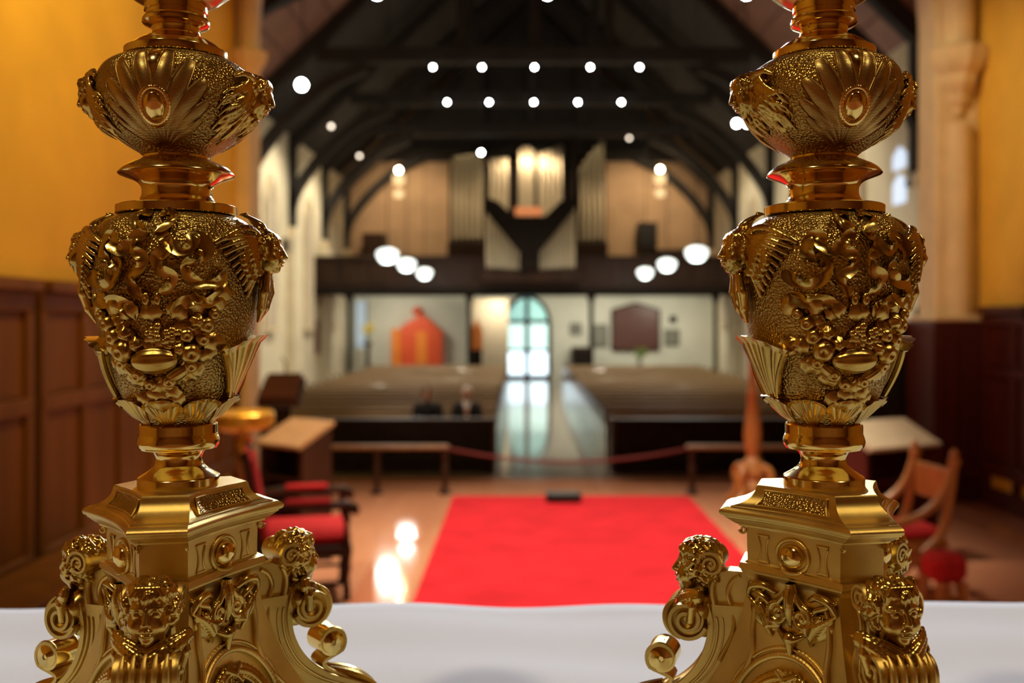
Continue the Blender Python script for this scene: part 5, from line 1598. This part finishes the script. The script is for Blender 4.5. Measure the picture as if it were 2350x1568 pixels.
# cherub bust sculpted once, set on each corner: x tangential, y up, z outwards
S = Sdf((-90, -110, -60), (90, 82, 72), 1.45)
head(S, (0, 0, 0), 1.26, rotx(-0.10), 21, 110, False, 1)
V_cherub = S.mesh()
S = Sdf((-98, -160, -46), (98, -22, 72), 1.5)
S.ell((0, -92, -10), (58, 40, 32), 4); S.cap((0, -92, -8), (0, -140, -12), 44, 36, 8)
for i, (d, zz, rr) in enumerate(((-70, 30, 8), (-88, 40, 11), (-108, 44, 13), (-126, 38, 10))):
    n = 19
    tri = [(1 - abs(2 * t - 1)) for t in np.linspace(0, 1, n)]
    pts = [(-72 + 144 * t, -42 - 7 * i + (d + 42 + 7 * i) * (0.25 * w_ + 0.75 * w_ ** 1.25), -12 + (zz + 12) * math.sin(PI * w_ / 2) ** 0.8) for t, w_ in zip(np.linspace(0, 1, n), tri)]
    S.chain(pts, [rr * (0.7 + 0.3 * w_) for w_ in tri], 1.8)
S.ell((0, -136, 12), (34, 22, 30), 8)
for q in (-1, 1):
    S.chain([(q * 62, -44, -6), (q * 66, -80, 4), (q * 56, -116, 10), (q * 36, -132, 12)], [9, 11, 10, 7], 3)
    S.chain([(q * 20, -112, 30), (q * 17, -140, 30)], [9, 8], 2)
V_drape = S.mesh()
def bust_map(k, rho, vc):
    f = corner_map(k)
    return lambda P: f(np.stack([np.asarray(P)[:, 0], vc - np.asarray(P)[:, 1], rho + np.asarray(P)[:, 2]], 1))
for k in range(3):
    # upper scroll at the frieze, C-scroll down to the big volute
    s1 = spiral(250, 1304, 5, 30, 1.9, 0.6, 46, 1)
    band([(r, v) for r, v in s1], 58, 6, k, 'small_volute')
    disc(250, 1304, 25, 52, k, 'volute_eye')
    web([(150, 1322), (214, 1322), (240, 1330), (262, 1346), (258, 1380), (262, 1420), (180, 1440), (150, 1440)], 23, k, 'bracket_web')
    s2 = spiral(306, 1437, 7, 47, 2.1, 2.2, 60, 1)
    band([(r, v) for r, v in s2], 62, 8, k, 'large_volute')
    disc(306, 1437, 40, 55, k, 'volute_eye')
    for tt in (-42, -21, 0, 21, 42):         # flutes on the front of the large volute
        pts = [(tt, 1437 + 52 * math.sin(t), 306 + 52 * math.cos(t)) for t in np.linspace(-1.0, 1.25, 14)]
        W = corner_map(k)(np.array(pts))
        MB().tube([tuple(p) for p in W], [U * (3 + 5 * math.sin(PI * i / 13)) for i in range(14)], 8).build('volute_flute', 'brass_satin', cs)
    leg = [tuple(p) for p in catmull([(262, 1400), (252, 1450), (262, 1510), (296, 1570), (352, 1618), (420, 1652), (490, 1690), (552, 1750), (584, 1820), (590, 1866)], 7)]
    band(leg, [44 - 6 * math.sin(PI * i / (len(leg) - 1)) for i in range(len(leg))], 12, k, 'leg_band')
    poly = [(150, 1400)] + [(p[0] - 3, p[1] + 2) for p in leg] + [(590, 1878), (520, 1878), (470, 1800), (400, 1800), (150, 1878)]
    web(poly, 36, k, 'leg')
    s3 = spiral(368, 1540, 6, 38, 1.7, 2.6, 46, 1)
    tail = [tuple(p) for p in catmull([s3[-1], (346, 1590), (390, 1628), (450, 1660)], 6)][1:]
    band([(r, v) for r, v in s3] + tail, [38] * 46 + list(np.linspace(38, 20, len(tail))), 8, k, 'ball_scroll')
    disc(368, 1540, 34, 40, k, 'volute_eye', 'brass_polished')
    S2 = [(-q_ * 0 + t_ * 30, v_, r_) for (t_, v_, r_) in ()]
    # acanthus leaf on the leg
    f = corner_map(k)
    for q in (-1, 0, 1):
        P = [(q * (10 + 14 * t), 1606 + 70 * t + 6 * q * q, 372 + 130 * t + 10 * math.sin(PI * t)) for t in np.linspace(0, 1, 12)]
        W = f(np.array(P))
        MB().tube([tuple(p) for p in W], [U * (4 + 9 * math.sin(PI * min(1, t * 0.9 + 0.1))) for t in np.linspace(0, 1, 12)], 8).build('acanthus_leaf', 'brass_cast', cs)
    fb = bust_map(k, 286, 1322)
    V, F = V_cherub
    hd = obj('cherub_head', fb(V), F, 'brass_cast', cs)
    V, F = V_drape
    obj('drapery', fb(V), F, 'brass_cast', hd)
    a = corner_map(k)
    for q in (-1, 1):                       # raised edge mouldings on the bracket cheeks
        for off, rr in ((16, 3.5), (30, 2.2)):
            pts = [(q * 37, p[1] + 2, p[0] - off) for p in leg[4:-8]]
            MB().tube([tuple(p) for p in a(np.array(pts))], rr * U, 6).build('edge_moulding', 'brass_satin', cs)
        pts = catmull([(q * 28, 1334, 240), (q * 28, 1362, 250), (q * 28, 1400, 246), (q * 28, 1440, 232)], 6)
        MB().tube([tuple(p) for p in a(np.array(pts))], 8 * U, 8).build('edge_moulding', 'brass_satin', cs)
        pts = catmull([(q * 26, 1332, 186), (q * 27, 1346, 204), (q * 27, 1374, 214), (q * 29, 1410, 204), (q * 37, 1460, 200), (q * 37, 1530, 232)], 6)
        MB().tube([tuple(p) for p in a(np.array(pts))], 5.5 * U, 8).build('edge_moulding', 'brass_satin', cs)
    # little rolls under the cornice corners
    for q in (-1, 1):
        roll = [(q * (50 + 0), v, 178 + 0 * v) for v in (1214,)]
        pts = [(q * 50 + (r_ - 0) * 0, 1218 + rr * math.sin(t), 176 + rr * math.cos(t)) for t, rr, r_ in [(t, 9 - 0.9 * t, 0) for t in np.linspace(0, 7.5, 26)]]
        MB().tube([tuple(p) for p in a(np.array(pts))], 3.0 * U, 6).build('corner_roll', 'brass_satin', cs)
    # niche column below the cornice on the corner face
    V = []; F = []
MB_done = True

tag(cs, 'ornate brass candlestick on the altar cloth beside the red armchair', 'candlestick', 'pair of brass altar candlesticks')
cs2 = copy_tree(cs)
cs2['label'] = 'ornate brass candlestick on the altar cloth beside the curved wooden chair'
cs.location = (-0.2150, 0.63, ALT)
cs2.location = (0.1917, 0.63, ALT)
cs.rotation_euler = (0, rad(-0.35), 0)
cs2.rotation_euler = (0, rad(0.0), rad(3.0))
